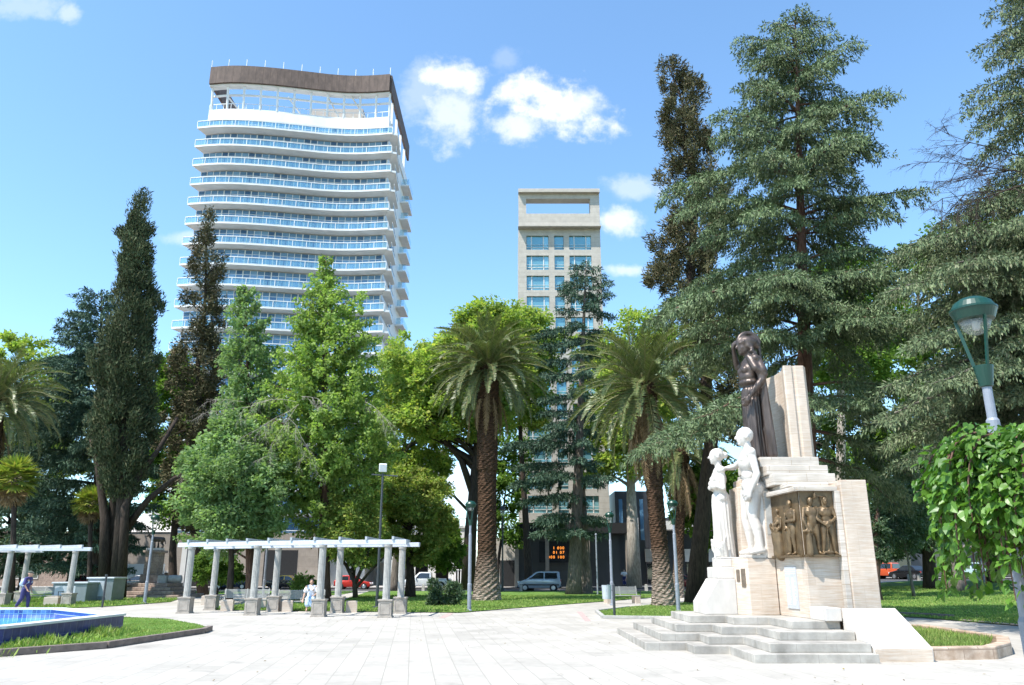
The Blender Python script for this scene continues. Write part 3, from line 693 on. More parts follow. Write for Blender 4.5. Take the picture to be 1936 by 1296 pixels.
# kerbs
def kerb(name,pts,label,m,w=.16,h=.13,cat='kerb'):
    mb=MB(); n=len(pts)
    for i in range(n-1):
        p,q=Vector((*pts[i],0)),Vector((*pts[i+1],0)); d=(q-p).normalized(); u=Vector((-d.y,d.x,0))*w/2
        e=d*w*.35 if i<n-2 else Vector((0,0,0)); L=(q-p).length; k=max(1,int(L/1.6))
        for j in range(k):
            a=p+(q-p)*(j/k)+d*.006; b=p+(q-p)*((j+1)/k)-d*.006
            mb.add([tuple(v) for v in (a-u,b-u,b+u,a+u)]+[tuple(v+Vector((0,0,h+gz(v.x,v.y)+.004*((j*7+i)%3)))) for v in (a-u,b-u,b+u,a+u)],[(3,2,1,0),(4,5,6,7),(0,1,5,4),(1,2,6,5),(2,3,7,6),(3,0,4,7)])
    return tag(mb.build(name,m,bevel=.015),label,cat)
kerb('stone_kerb',[(-8.95,24.6),(-8.72,23.45),(-9.2,18.9),(-10.5,17.1),(-14.5,12.8),(-30,6.5)],'low brown stone kerb edging the lawn round the blue fountain',M['kerb'],.16,.14)
kerb('stone_kerb',[(5.6,39.7),(3.66,35.7),(3.42,30.95),(6.5,30.3)],'pale stone kerb round the small lawn left of the monument',M['concrete'],.14,.10)
kerb('stone_kerb',gp((1690,1163),(1745,1165.5),(1800,1169)),'broken dark kerb stones at edge of the right lawn',M['kerb'],.3,.12)
kerb('stone_kerb',[(16.0,29.5),(16.3,26.2),(24,22)],'thin brick kerb between right path and lawn',M['redstrip'],.12,.05)
# planter right of the monument
pl=thing('planter','low rough stone planter with grass beside the white ramp','planter',(10,19.5,0))
rim=[(8.14,16.35),(9.62,16.6),(10.5,17.55),(11.4,19.1),(11.6,23.2),(8.2,23.5)]
mb=MB()
for i in range(len(rim)-1):
    p,q=Vector((*rim[i],0)),Vector((*rim[i+1],0)); d=(q-p).normalized(); u=Vector((-d.y,d.x,0))*.26
    q2=q; mb.add([(p.x,p.y,-.02),(q2.x,q2.y,-.02),(q2.x+u.x,q2.y+u.y,-.02),(p.x+u.x,p.y+u.y,-.02),(p.x,p.y,.24+.004*i),(q2.x,q2.y,.24+.004*i),(q2.x+u.x,q2.y+u.y,.24+.004*i),(p.x+u.x,p.y+u.y,.24+.004*i)],[(3,2,1,0),(4,5,6,7),(0,1,5,4),(1,2,6,5),(2,3,7,6),(3,0,4,7)])
mb.build('wall',M['brickedge'],pl,bevel=.02,world=True)
MB().prism([(8.2,16.5),(9.5,16.72),(10.35,17.65),(11.2,19.2),(11.3,23.1),(8.25,23.2)],0,.13).build('soil',M['soil'],pl,world=True)

# ------------------------------------------------------------------ grass blades
def rhombs(name, C, D, Nn, L, W, m, parent=None, off=None, kind=None):
    """leaf-shaped quads: base C, axis D, facing Nn"""
    D=D/(np.linalg.norm(D,axis=1,keepdims=True)+1e-9); S=np.cross(D,Nn); S/= (np.linalg.norm(S,axis=1,keepdims=True)+1e-9)
    L=np.broadcast_to(L,(len(C),)); W=np.broadcast_to(W,(len(C),))
    A=C; T=C+D*L[:,None]; Mi=C+D*(L*.45)[:,None]
    V=np.stack([A,Mi+S*(W/2)[:,None],T,Mi-S*(W/2)[:,None]],1).reshape(-1,3)
    if off is not None: V=V-np.array(off)
    n=len(C); me=bpy.data.meshes.new(name); me.vertices.add(4*n); me.vertices.foreach_set('co',V.astype(np.float32).ravel())
    me.loops.add(4*n); me.loops.foreach_set('vertex_index',np.arange(4*n,dtype=np.int32)); me.polygons.add(n); me.polygons.foreach_set('loop_start',np.arange(0,4*n,4,dtype=np.int32))
    me.update(calc_edges=True)
    o=link(name,me,m,parent)
    if kind: o['kind']=kind
    return o
def inpoly(x,y,poly):
    c=np.zeros(len(x),bool); n=len(poly)
    for i in range(n):
        x0,y0=poly[i]; x1,y1=poly[(i+1)%n]
        if y0==y1: continue
        t=((y0>y)!=(y1>y)) & (x < (x1-x0)*(y-y0)/(y1-y0)+x0); c^=t
    return c
GZ=np.vectorize(gz)
def blades(poly,n,h,w,box=None,z0=.03,excl=None):
    xs=[p[0] for p in poly]; ys=[p[1] for p in poly]; b=box or (min(xs),max(xs),min(ys),max(ys))
    x=rng.uniform(b[0],b[1],n); y=b[2]+(b[3]-b[2])*rng.random(n)**1.25; k=inpoly(x,y,poly)
    if excl: k&=~inpoly(x,y,excl)
    x=x[k];y=y[k];n=len(x)
    pn=np.sin(x*1.7+np.sin(y*1.3)*2)*np.cos(y*1.1+x*.6)
    keep=rng.random(n)<.78+.3*pn; x=x[keep];y=y[keep];n=len(x)
    C=np.stack([x,y,GZ(x,y)+z0],1); D=np.stack([rng.normal(0,.45,n),rng.normal(0,.45,n),np.ones(n)],1)
    Nn=rng.normal(0,1,(n,3)); Nn[:,2]*=.3
    return C,D,Nn,h*rng.uniform(.5,1.4,n),w*rng.uniform(.7,1.3,n)
pool_out=[(-11.12,18.2),(-11.12,23.8),(-15.0,27.7),(-20.6,27.7),(-24.5,23.8),(-24.5,18.2),(-20.6,14.3),(-15,14.3)]
sets=[blades(lawnF,190000,.036,.015,(-22,-8.6,11,31.5),excl=pool_out),blades(lawnI,60000,.07,.03),blades(lawnP,110000,.09,.045,(-14,12,33,60)),blades(lawnR,90000,.08,.04,(12.5,34,24,66)),blades(lawnB,26000,.14,.05,(-30,-17,38,52)),
      blades([(8.3,16.9),(9.4,17.0),(10.2,17.8),(11.1,19.3),(11.2,23),(8.3,23)],16000,.14,.02,z0=.13)]
C,D,Nn,L,W=(np.concatenate([s[k] for s in sets]) for k in range(5))
rhombs('lawn_grass',C,D,Nn,L,W,M['blade'],kind='stuff')
# taller weeds along the fountain wall
n=7000; t=rng.random(n); cl=.5+.5*np.sin(t*31)*np.sin(t*13+1); 
wx=-11.10+rng.gamma(1.5,.16,n); wy=15.6+t*8.4; C=np.stack([wx,wy,np.full(n,.03)],1); k=rng.random(n)<.25+.75*cl; C=C[k]; n=len(C)
D=np.stack([rng.normal(.15,.5,n),rng.normal(0,.5,n),np.ones(n)],1)
rhombs('weeds',C,D,rng.normal(0,1,(n,3)),rng.uniform(.08,.32,n)*(.25+.9*cl[k]),rng.uniform(.02,.05,n),M['blade'],kind='stuff')

# a few fallen leaves blown over the tiles
n=420; x=np.concatenate([rng.uniform(-8,12,n//2),rng.uniform(-8,3,n//4)+0*1,rng.uniform(3,12,n-n//2-n//4)]); y=np.concatenate([rng.uniform(7,34,n//2),rng.uniform(20,36,n//4),rng.uniform(8,16,n-n//2-n//4)])
k=~inpoly(x,y,lawnF)&~inpoly(x,y,lawnI)&~inpoly(x,y,lawnP)&~((x>2.7)&(y>15.6)&(y<27)); x=x[k];y=y[k];n=len(x)
M['fallen']=leafmat('fallen_leaves',(.12,.08,.04),(.26,.20,.09),0,c3=(.12,.16,.05))
a=rng.uniform(0,6.28,n); rhombs('fallen_leaves',np.stack([x,y,np.full(n,.012)],1),np.stack([np.cos(a),np.sin(a),rng.uniform(-.02,.25,n)],1),np.stack([rng.normal(0,.15,n),rng.normal(0,.15,n),np.ones(n)],1),rng.uniform(.04,.09,n),rng.uniform(.025,.05,n),M['fallen'],kind='stuff')
# ------------------------------------------------------------------ FOUNTAIN
fo=thing('fountain','octagonal blue tiled fountain basin full of turquoise water','fountain',(-17.8,21.0,0))
cx,cy=-17.8,21.0; ap=6.25
def octo(r): R_=r/math.cos(math.pi/8); return [(cx+R_*math.cos(math.pi/8+k*math.pi/4),cy+R_*math.sin(math.pi/8+k*math.pi/4)) for k in range(8)]
def ring(mb,r0,r1,z0,z1,top=True):
    a,b=octo(r0),octo(r1)
    for k in range(8):
        j=(k+1)%8
        mb.add([(*a[k],z0),(*a[j],z0),(*b[j],z0),(*b[k],z0),(*a[k],z1),(*a[j],z1),(*b[j],z1),(*b[k],z1)],[(3,2,1,0),(4,5,6,7),(0,1,5,4),(2,3,7,6)] if r0>r1 else [(0,1,2,3),(7,6,5,4),(4,5,1,0),(6,7,3,2)])
ap_o=6.65
w=MB(); ring(w,ap_o,ap_o-.16,0,.46); w.build('basin_wall',M['navytile'],fo,world=True)
w=MB(); ring(w,ap_o-.161,ap_o-.30,-.4,.46); w.build('inner_tiles',M['tile'],fo,world=True)
w=MB(); ring(w,ap_o+.05,ap_o-.36,.462,.52); w.build('rim',M['rimstone'],fo,world=True)
MB().prism(octo(ap_o-.3),-.5,-.4).build('basin_floor',M['poolblue'],fo,world=True)
MB().quad(*[(x,y,.20) for x,y in octo(ap_o-.301)]).build('water',M['water'],fo,world=True)
w=MB(); ring(w,ap_o-.302,ap_o-.75,-.3,.19); w.build('inner_step',M['poolblue'],fo,world=True)

# ------------------------------------------------------------------ PERGOLAS
def column_mesh():
    p=MB(); p.box(-.25,.25,-.25,.25,-.02,.60); p.box(-.28,.28,-.28,.28,.60,.66); p.box(-.28,.28,-.28,.28,-.02,.05)
    for s in (-1,1):
        for a,b in ((0,1),(1,0)):
            f=.252*s
            for u0,u1,z0,z1 in ((-.19,.19,.12,.14),(-.19,.19,.52,.54),(-.19,-.17,.14,.52),(.17,.19,.14,.52)):
                if a: p.box(min(f,f+.012*s),max(f,f+.012*s),u0,u1,z0,z1)
                else: p.box(u0,u1,min(f,f+.012*s),max(f,f+.012*s),z0,z1)
    c=MB(); n=32; prof=[(.15,.66),(.145,.72),(.135,2.55),(.14,2.60),(.16,2.62),(.16,2.70)]
    vs=[];fs=[]
    for r,z in prof:
        for k in range(n):
            rr=r*(1 if (k%2 or z>2.59 or z<.68) else .90); a=2*math.pi*k/n; vs.append((rr*math.cos(a),rr*math.sin(a),z))
    for i in range(len(prof)-1):
        for k in range(n): fs.append((i*n+k,i*n+(k+1)%n,(i+1)*n+(k+1)%n,(i+1)*n+k))
    c.add(vs,fs); return p,c
pm,cm=column_mesh()
ped0=cm0=None
def pergola(label,front,back,ef,eb,loc):
    global ped0,cm0
    t=thing('pergola',label,'pergola',loc)
    for x,y in front+back:
        if ped0 is None:
            c=cm.build('column',M['concrete'],t); q=pm.build('pedestal',M['pedestal'],c,bevel=.008); cm0,ped0=c.data,q.data
        else:
            c=link('column',cm0,None,t); q=link('pedestal',ped0,None,c); b=q.modifiers.new('bevel','BEVEL'); b.width=.008; b.segments=2; b.limit_method='ANGLE'
        c.location=(x-loc[0],y-loc[1],0)
    def beam(pts,e):
        a=Vector((*pts[0],0)); b=Vector((*pts[1],0)); ds=(a-b).normalized(); a2=Vector((*pts[-1],0)); b2=Vector((*pts[-2],0)); de=(a2-b2).normalized()
        P_=[a+ds*e]+[Vector((*p,0)) for p in pts[1:-1]]+[a2+de*e]; m=MB()
        # mitred sections
        nrm=[]
        for i in range(len(P_)):
            d=(P_[min(i+1,len(P_)-1)]-P_[max(0,i-1)]).normalized(); nrm.append(Vector((-d.y,d.x,0))*.10)
        vs=[];fs=[]
        for p,n_ in zip(P_,nrm):
            for sg,z in ((-1,2.70),(1,2.70),(1,2.88),(-1,2.88)): vs.append((p+n_*sg+Vector((-loc[0],-loc[1],z))))
        for i in range(len(P_)-1):
            for k in range(4): fs.append((i*4+k,i*4+(k+1)%4,(i+1)*4+(k+1)%4,(i+1)*4+k))
        L_=(len(P_)-1)*4; fs+= [(3,2,1,0),(L_,L_+1,L_+2,L_+3)]
        me=m.add(vs,fs); o=me.build('beam',M['beam'],t,bevel=.012); 
        bm=bmesh.new(); bm.from_mesh(o.data); bmesh.ops.recalc_face_normals(bm,faces=bm.faces[:]); bm.to_mesh(o.data); bm.free()
        return P_
    pf=beam(front,ef); pb=beam(back,eb)
    def along(P_,u):
        L=[(P_[i+1]-P_[i]).length for i in range(len(P_)-1)]; s=u*sum(L)
        for i,l in enumerate(L):
            if s<=l or i==len(L)-1: return P_[i].lerp(P_[i+1],s/l)
            s-=l
    n=max(5,int(sum((pf[i+1]-pf[i]).length for i in range(len(pf)-1))/1.05))
    for k in range(n):
        u=(k+.5)/n; a=along(pf,u); b=along(pb,u); d=(b-a).normalized(); 
        p=a-d*.16; q=b+d*.55
        m=MB().bar(p+Vector((-loc[0],-loc[1],2.945)),q+Vector((-loc[0],-loc[1],2.945)),.08,.125); m.build('rafter',M['rafter'],t)
    return t
pergola('long white pergola on eight stone columns in centre of plaza',[(-13.77,34.75),(-10.45,33.2),(-7.51,32.1),(-4.84,31.6)],[(-13.75,37.7),(-10.49,36.3),(-7.46,35.2),(-4.70,34.7)],.75,.75,(-9,34.5,0))
pergola('white pergola beside the fountain, cut by left edge of photo',[(-29.2,40.6),(-25.4,41.0),(-22.28,41.3)],[(-33.2,43.6),(-29.9,44.1),(-26.6,44.5)],.75,.75,(-25,42.5,0))

# ------------------------------------------------------------------ BENCHES and stone blocks
def bench(label,loc,rz):
    t=thing('bench',label,'bench',loc,rz,'mesh benches in the plaza')
    for s in (-1,1): MB().box(s*.85-.16,s*.85+.16,-.24,.24,-.02,.40).build('block',M['travertine'],t,bevel=.02)
    m=MB()
    for k in range(9): m.box(-1.05,1.05,-.25+.055*k,-.21+.055*k,.405,.43)
    m.build('seat',M['wood'],t)
    m=MB()
    for k in range(8): m.box(-1.05,1.05,.25+.012*k,.262+.012*k,.50+.05*k,.535+.05*k)
    for x in (-1.0,0,1.0): m.bar((x,.23,.42),(x,.36,.92),.03,.03)
    m.build('backrest',M['wood'],t)
    m=MB()
    for s in (-1,1): m.bar((s*1.03,-.24,.64),(s*1.03,.30,.64),.04,.03); m.bar((s*1.03,-.22,.43),(s*1.03,-.22,.64),.03,.03)
    m.build('armrest',M['darkmetal'],t)
    return t
def bl(px,D): return (X(px,D),D,0)
bench('mesh bench behind the first two pergola columns',bl(462,38.6),.1)
bench('mesh bench with the seated woman behind the pergola',bl(566,36.7),.12)
bench('mesh bench on the path between bin and right palm',(6.1,45.5,0),.3)
bench('mesh bench by the left pergola behind walking man',bl(76,45.2),0)
def block(label,loc,s):
    o=MB().box(-s,s,-s*.9,s*.9,-.02,.46).box(-s*.8,s*.8,-s*.72,s*.72,.46,.475).build('stone_block',M['travertine'],bevel=.03); o.location=loc; o.rotation_euler=(0,0,.2); tag(o,label,'stone block',group='low stone blocks round the pergolas')
block('low stone block just right of leftmost pergola column',bl(429,36.9),.26); block('low stone block between pergola columns left of the woman',bl(543,36.2),.22)
block('dark low stone block between the two rightmost pergola columns',bl(664,35.6),.24); block('long pale stone block beside the left pergola pedestal',bl(98,41.4),.33)
block('short pale post by the brown monument steps',bl(388,43.6),.2)

# ------------------------------------------------------------------ LAMPS
def lamp_proto(H,thick=1.0):
    t=thing('street_lamp','x','street lamp',(0,0,0),0,'green domed street lamps')
    k=thick
    MB().lathe([(.14*k,-.05),(.14*k,.06),(.085*k,.10),(.095*k,1.15),(.075*k,1.2),(.07*k,H-1.45),(.052*k,H-1.42),(.05*k,H-1.05)],16).build('pole',M['lampgrey'],t,smooth=False)
    MB().lathe([(.055*k,H-1.06),(.07*k,H-1.05),(.105,H-.82),(.105,H-.81)],18).build('bracket',M['lampgreen'],t)
    for a in (.5,2.6,4.7):
        c,s=math.cos(a),math.sin(a); MB().bar((.085*c,.085*s,H-.83),(.205*c,.205*s,H-.24),.022,.036).build('arm',M['lampgreen'],t)
    q=.86
    MB().lathe([(.242*q,H-.25),(.288*q,H-.14),(.296*q,H-.138),(.296*q,H-.115),(.28*q,H-.11),(.235*q,H-.04),(.15*q,H+.01),(.05*q,H+.03)],32).build('lamp_shade',M['lampgreen'],t)
    g=MB(); g.lathe([(.03,H-.43),(.09,H-.41),(.14,H-.36),(.17,H-.275)],20); g.build('globe',M['lampglass'],t,smooth=True)
    MB().lathe([(.025,H-.38),(.04,H-.36),(.04,H-.27)],10).build('bulb',M['offwhite'],t,smooth=True)
    return t
LH=4.75
l0=lamp_proto(LH)
lamps=[('near green domed lamp rising behind leafy weeping tree at right edge',None,None),
 ('green domed lamp beside the right palm trunk, left of monument',1283,35.7),('green domed lamp on path with bin beside it',1158,43.0),
 ('green domed lamp left of the centre palm trunk',887,36.2),('green domed lamp in front of brown pillar monument',273,45.1),
 ('lamp post behind the second pergola column, head in leaves',434,56.0),('lamp post rising between third and fourth pergola columns',497,55.0),
 ('lamp post on far lawn under trees right of monument',1862,68.0)]
for i,(lb,px,D) in enumerate(lamps):
    o=l0 if i==0 else copy_tree(l0)
    if i==0:
        D=8.75; o.location=(X(1846,D,4.4),D,0)
    else:
        o.location=gpt(px,D)
    o.rotation_euler=(0,0,(.0,.7,1.9,.4,2.2,1.1,.2,.9)[i]); o['label']=lb
# floodlight mast, old lantern, short posts, bin
fl=thing('floodlight_mast','tall dark mast with white floodlight box in front of yellowish tree','floodlight',bl(712,38.9))
MB().lathe([(.22,-.02),(.22,.10),(.075,.14),(.065,3),(.05,6.35)],12).build('mast',M['darkmetal'],fl); MB().bar((-.55,0,6.3),(.75,0,6.22),.06,.06).build('crossbar',M['darkmetal'],fl)
MB().obox((0,-.05,6.62),(.38,.22,.40),.2,.25).build('lamp_housing',M['white'],fl,bevel=.03)
ol=thing('lantern_post','dark old lantern post in front of the beige hotel wing','lantern',bl(950,73.0))
MB().lathe([(.16,0),(.16,.25),(.10,.3),(.075,2.5),(.065,6.6)],12).build('pole',M['darkmetal'],ol); MB().lathe([(.10,6.6),(.16,6.65),(.26,7.15),(.26,7.2)],8).build('lantern',M['lampglass'],ol); MB().lathe([(.33,7.2),(.15,7.4),(.04,7.55)],8).build('roof',M['darkmetal'],ol)
tb=thing('litter_bin','grey mesh litter bin hung on a short post by the path','litter bin',(X(1148,38.5),38.5,0))
b=MB(); b.lathe([(.19,.45),(.20,.46),(.23,1.05),(.235,1.08),(.21,1.08),(.185,.5)],18); b.build('basket',M['bingrey'],tb); MB().tube([(.36,0,-.02),(.36,0,1.12)],.035,10).build('post',M['darkmetal'],tb); MB().bar((.18,0,.85),(.36,0,.85),.03,.03).build('arm',M['darkmetal'],tb)
p=MB().lathe([(.05,-.02),(.05,1.20),(.035,1.22)],12).build('short_post',M['darkmetal']); p.location=(X(1162,31.6),31.6,0); tag(p,'short dark post at corner of the small lawn','post')
p=MB().lathe([(.05,-.02),(.05,1.45),(.07,1.46),(.07,1.56)],12).build('short_post',M['darkmetal']); p.location=(X(193,40.5),40.5,0); tag(p,'short dark post on path in front of metal bins','post')
for lb,px,D,w,h in (('tall grey metal waste container with flat lid near left pergola',197,47.5,.74,1.30),('low grey metal waste container beside left pergola column',141,46.2,.95,1.05)):
    t=thing('waste_container',lb,'container',bl(px,D))
    MB().box(-w,w,-.75,.75,.08,h).build('body',M['binmetal'],t,bevel=.03); MB().box(-w-.06,w+.06,-.82,.82,h,h+.09).build('lid',M['bingrey'],t,bevel=.02); MB().box(-w*.85,w*.35,-.765,-.751,.35,h-.12).build('panel',M['bingrey'],t); MB().box(-w+.1,w-.1,-.6,.6,-.02,.08).build('base',M['darkmetal'],t)
pst=thing('slim_post','slim pale pole on lawn in front of the dark hotel entrance','pole',bl(1130,62))
MB().tube([(0,0,-.02),(0,0,4.4)],.06,10).build('pole',M['lampgrey'],pst); MB().ball((0,0,4.45),.09).build('cap',M['lampgrey'],pst)
# bollards along the far kerb
bm0=None
for i,px in enumerate((760,800,845,948,985,1150,1222,1720,1738,1850)):
    D=75.6; q=gpt(px,D)
    if bm0 is None: bm0=MB().box(-.13,.13,-.13,.13,-.1,.55).box(-.10,.10,-.10,.10,.55,.60).build('bollard',M['concrete'],bevel=.02); o=bm0
    else: o=bm0.copy(); COL.objects.link(o)
    o.location=q; tag(o,'low square concrete bollard along the far street kerb','bollard','concrete bollards along the street')
# ------------------------------------------------------------------ VEHICLES (front towards +X)
PAINT={}
def paint(c):
    if c not in PAINT:
        m=mat('car_paint',c,.25,metal=.25,var=.04,sc=2); m.node_tree.nodes['Principled BSDF'].inputs['Coat Weight'].default_value=.6; PAINT[c]=m
    return PAINT[c]
M['tail']=mat('tail_light',(.45,.03,.02),.3,var=.05); M['headl']=mat('head_light',(.7,.72,.74),.15,var=.05); M['bumper']=mat('bumper_plastic',(.05,.052,.055),.6,var=.1)
M['plate']=mat('number_plate',(.6,.6,.58),.5,var=.03)
def car(label,cat,name,loc,rz,kind,col,col2=None):
    t=thing(name,label,cat,loc,rz); pm_=paint(col); W=.84
    S={'van':dict(L=(-1.98,2.08),body=[(-1.98,.42),(-2.02,.75),(-1.98,1.10),(.95,1.08),(1.35,1.05),(1.95,.86),(2.06,.62),(2.04,.38),(1.70,.26),(-1.8,.26)],
              cab=[(-1.97,1.10),(-1.90,1.74),(-1.75,1.80),(.05,1.80),(.35,1.73),(1.30,1.06)],win=[[(-1.72,1.14),(-1.66,1.66),(-.52,1.68),(-.52,1.14)],[(-.40,1.14),(-.40,1.68),(.02,1.69),(.26,1.63),(.98,1.12)]],ws=((1.22,1.12),(.40,1.69)),bw=((-1.955,1.18),(-1.905,1.66)),wh=(-1.32,1.38),r=.31),
       'hatch':dict(L=(-1.9,1.95),body=[(-1.90,.40),(-1.95,.70),(-1.88,.90),(.85,.88),(1.80,.72),(1.93,.52),(1.90,.30),(1.6,.22),(-1.7,.22)],
              cab=[(-1.86,.90),(-1.55,1.30),(-1.35,1.40),(-.2,1.42),(.15,1.38),(.95,.88)],win=[[(-1.50,.93),(-1.30,1.29),(-.42,1.33),(-.42,.93)],[(-.32,.93),(-.32,1.33),(.08,1.31),(.68,.92)]],ws=((.88,.93),(.20,1.34)),bw=((-1.83,.94),(-1.53,1.28)),wh=(-1.22,1.25),r=.29),
       'sedan':dict(L=(-2.15,2.15),body=[(-2.15,.40),(-2.18,.72),(-2.10,.92),(-1.35,.95),(.95,.92),(2.0,.74),(2.15,.52),(2.12,.30),(1.8,.22),(-1.9,.22)],
              cab=[(-1.55,.94),(-.95,1.36),(-.6,1.42),(.0,1.42),(.25,1.38),(1.05,.91)],win=[[(-1.15,.96),(-.80,1.30),(-.36,1.34),(-.36,.96)],[(-.26,.96),(-.26,1.34),(.15,1.32),(.75,.95)]],ws=((.98,.96),(.30,1.34)),bw=((-1.50,.98),(-.97,1.33)),wh=(-1.35,1.38),r=.30),
       'pickup':dict(L=(-2.55,2.55),body=[(-2.55,.48),(-2.58,.75),(-2.55,1.05),(1.15,1.06),(1.35,1.05),(2.42,.95),(2.56,.72),(2.55,.45),(2.2,.36),(-2.3,.36)],
              cab=[(-.55,1.06),(-.50,1.66),(-.40,1.74),(.55,1.74),(.75,1.68),(1.40,1.05)],win=[[(-.38,1.12),(-.38,1.62),(.50,1.64),(.66,1.60),(1.08,1.11)]],ws=((1.33,1.11),(.80,1.65)),bw=((-.555,1.16),(-.515,1.62)),wh=(-1.55,1.65),r=.38)}[kind]
    if kind=='pickup': W=.92
    zb=S['body'][2][1]; zt=max(z for x,z in S['cab'])
    ins=lambda z: .02+.17*max(0,(z-zb))/(zt-zb)
    b=MB(); b.xprism(S['body'],-W,W,lambda z: .06 if z<.35 else .0)
    body=b.build('body',pm_ if not col2 else paint(col2),t,bevel=.05,seg=3)
    body.data.shade_smooth()
    c=MB(); c.xprism(S['cab'],-W,W,ins); cb=c.build('cabin',pm_,t,bevel=.04,seg=2)
    for poly in S['win']:
        for s in (-1,1):
            m=MB(); n=len(poly); v=[(x,s*(W-ins(z)+.004),z) for x,z in poly]; m.add(v,[tuple(range(n)) if s<0 else tuple(range(n))[::-1]]); m.build('side_window',M['carglass'],t)
    for (x0,z0),(x1,z1),nm,e in ((*S['ws'],'windscreen',.006),(*S['bw'],'rear_window',-.008)):
        y0,y1=W-ins(z0)-.06,W-ins(z1)-.06; e2=e
        MB().quad((x0+e2+ (.02 if e>0 else -.02),-y0,z0),(x0+e2+(.02 if e>0 else -.02),y0,z0),(x1+e2+(.02 if e>0 else -.02),y1,z1),(x1+e2+(.02 if e>0 else -.02),-y1,z1)).build(nm,M['carglass'],t)
    r=S['r']
    for x in S['wh']:
        for s in (-1,1):
            MB().tube([(x,s*(W-.20),r),(x,s*(W+.006),r)],r*1.16,20).build('wheel_arch',M['void'],t)
            w=bpy.data.objects.new('wheel',None); COL.objects.link(w); bpy.data.objects.remove(w)
            w=MB().tube([(x,s*(W-.19),r),(x,s*(W-.02),r),(x,s*(W+.02),r)],[r,r,r*.93],20).build('wheel',M['rubber'],t,smooth=False)
            m=MB().tube([(x,s*(W+.019),r),(x,s*(W+.030),r)],[r*.66,r*.60],16); m.build('rim',M['chrome'],w)
    x0,x1=S['L']
    for s in (-1,1):
        MB().obox((x1-.05,s*(W-.20),zb-.28 if kind!='pickup' else .82),(.14,.30,.16),ry=.2).build('headlight',M['headl'],t,bevel=.02)
        MB().obox((x0+.01,s*(W-.10),zb-.18),(.08,.14,.30 if kind in('van','pickup') else .18)).build('tail_light',M['tail'],t,bevel=.01)
        MB().obox((S['ws'][0][0]-.32,s*(W+.07),zb+.08),(.10,.16,.12)).build('mirror',pm_ if kind!='van' else M['bumper'],t,bevel=.02)
        for x,wid in ((.0,.18),): MB().obox((S['win'][-1][0][0]+.1,s*(W+.012),zb-.10),(.16,.02,.03)).build('handle',M['bumper'],t)
    for x in (x0,x1): MB().obox((x,0,.40 if kind!='pickup' else .50),(.16,W*1.86,.18)).build('bumper',M['bumper'] if kind!='sedan' else pm_,t,bevel=.03)
    MB().obox((x0-.035 if kind!='pickup' else x0-.05,0,zb-.32),(.02,.40,.13)).build('number_plate',M['plate'],t)
    if kind=='pickup':
        MB().box(-2.45,-.68,-W+.10,W-.10,1.062,1.068).build('load_bed',M['void'],t)
        for s in (-1,1): MB().box(-2.5,-.60,s*(W-.05)-.05,s*(W-.05)+.05,1.062,1.10).build('bed_rail',pm_,t,bevel=.02)
    if kind=='van':
        for s in (-1,1):
            MB().bar((-1.6,s*.62,1.85),(-.1,s*.62,1.85),.04,.04).build('roof_rail',M['bumper'],t); MB().box(-1.9,1.9,s*W-.012,s*W+.012,.52,.64).build('side_trim',M['bumper'],t,bevel=.008)
    return t
def cl(px,D,dz=-.06):
    q=gpt(px,D); q.z+=dz; return q
car('silver leisure van parked in front of the dark hotel entrance','van','parked_van',cl(1021,78.6),math.pi-.10,'van',(.36,.42,.50))
car('white pickup truck parked behind the small leafy shrubs','pickup','pickup_truck',cl(806,86),math.pi,'pickup',(.72,.73,.74))
car('bright red hatchback half hidden by the little forked tree','car','parked_car',cl(668,87),.0,'hatch',(.55,.03,.02))
car('dark blue hatchback parked behind the clipped dome shrub','car','parked_car',cl(440,86),math.pi,'hatch',(.04,.055,.09))
car('black saloon car parked behind the brown pillar monument steps','car','parked_car',cl(262,84),math.pi,'sedan',(.012,.013,.015))
car('dark red car in shade behind the waste containers','car','parked_car',cl(163,87),.0,'hatch',(.12,.012,.015))
car('dark red car parked in shade behind the right palm trunk','car','parked_car',cl(1290,84),.0,'hatch',(.16,.012,.018))
car('orange red pickup seen from its tail right of monument','pickup','pickup_truck',cl(1688,89.5),2.2,'pickup',(.62,.10,.03))
car('pale green and white old pickup right of the leaning trunk','pickup','pickup_truck',cl(1836,88),.15,'pickup',(.50,.60,.52))
car('black car parked beside the orange red pickup','car','parked_car',cl(1722,86),1.9,'sedan',(.012,.013,.015))
car('black taxi with yellow roof behind the round light green bush','car','parked_car',cl(545,86.5),.0,'sedan',(.62,.36,.02),(.02,.02,.022))

# ------------------------------------------------------------------ WHITE CURVED TOWER
K=1.14
cur=[(-44.3,99.05),(-42.6,98.8),(-41.0,98.68),(-39.5,98.70),(-38.0,98.82),(-36.5,99.0),(-35.0,99.22),(-33.4,99.5),(-31.9,99.80),(-30.4,100.1),(-29.0,100.38),(-27.5,100.7),(-26.0,100.92),(-24.4,101.08),(-22.8,101.12),(-21.6,101.08),(-20.4,100.98),(-19.3,100.85),(-18.2,100.70)]
BX,BY=-17.9,121.0
tw=thing('apartment_tower','tall white apartment tower with wavy balconies and brown roof band','building',(-31,110,0))
def off(dy,x0=None,x1=None):
    c=[(x,y+dy) for x,y in cur]
    if x0 is not None: c=[(x0,c[0][1]+.12)]+c
    if x1 is not None: c=c+[(x1,c[-1][1]-.05)]
    return c
wall_c=off(1.0); rail_c=off(-.75,-45.0,-17.3)
zs_=[62.4-3.0*k for k in range(20)]
core=[(x+ (1.2 if i==0 else 0) - (.0 if i<len(cur)-1 else .25),y) for i,(x,y) in enumerate(off(1.25))]
MB().prism(core+[(BX-.25,BY),(-43.0,BY)],0,64.75).build('core',M['white'],tw,world=True)
MB().prism(off(.95)+[(BX-.1,BY+.1),(-44.0,BY+.1)],64.752,66.5).build('parapet',M['white'],tw,world=True)
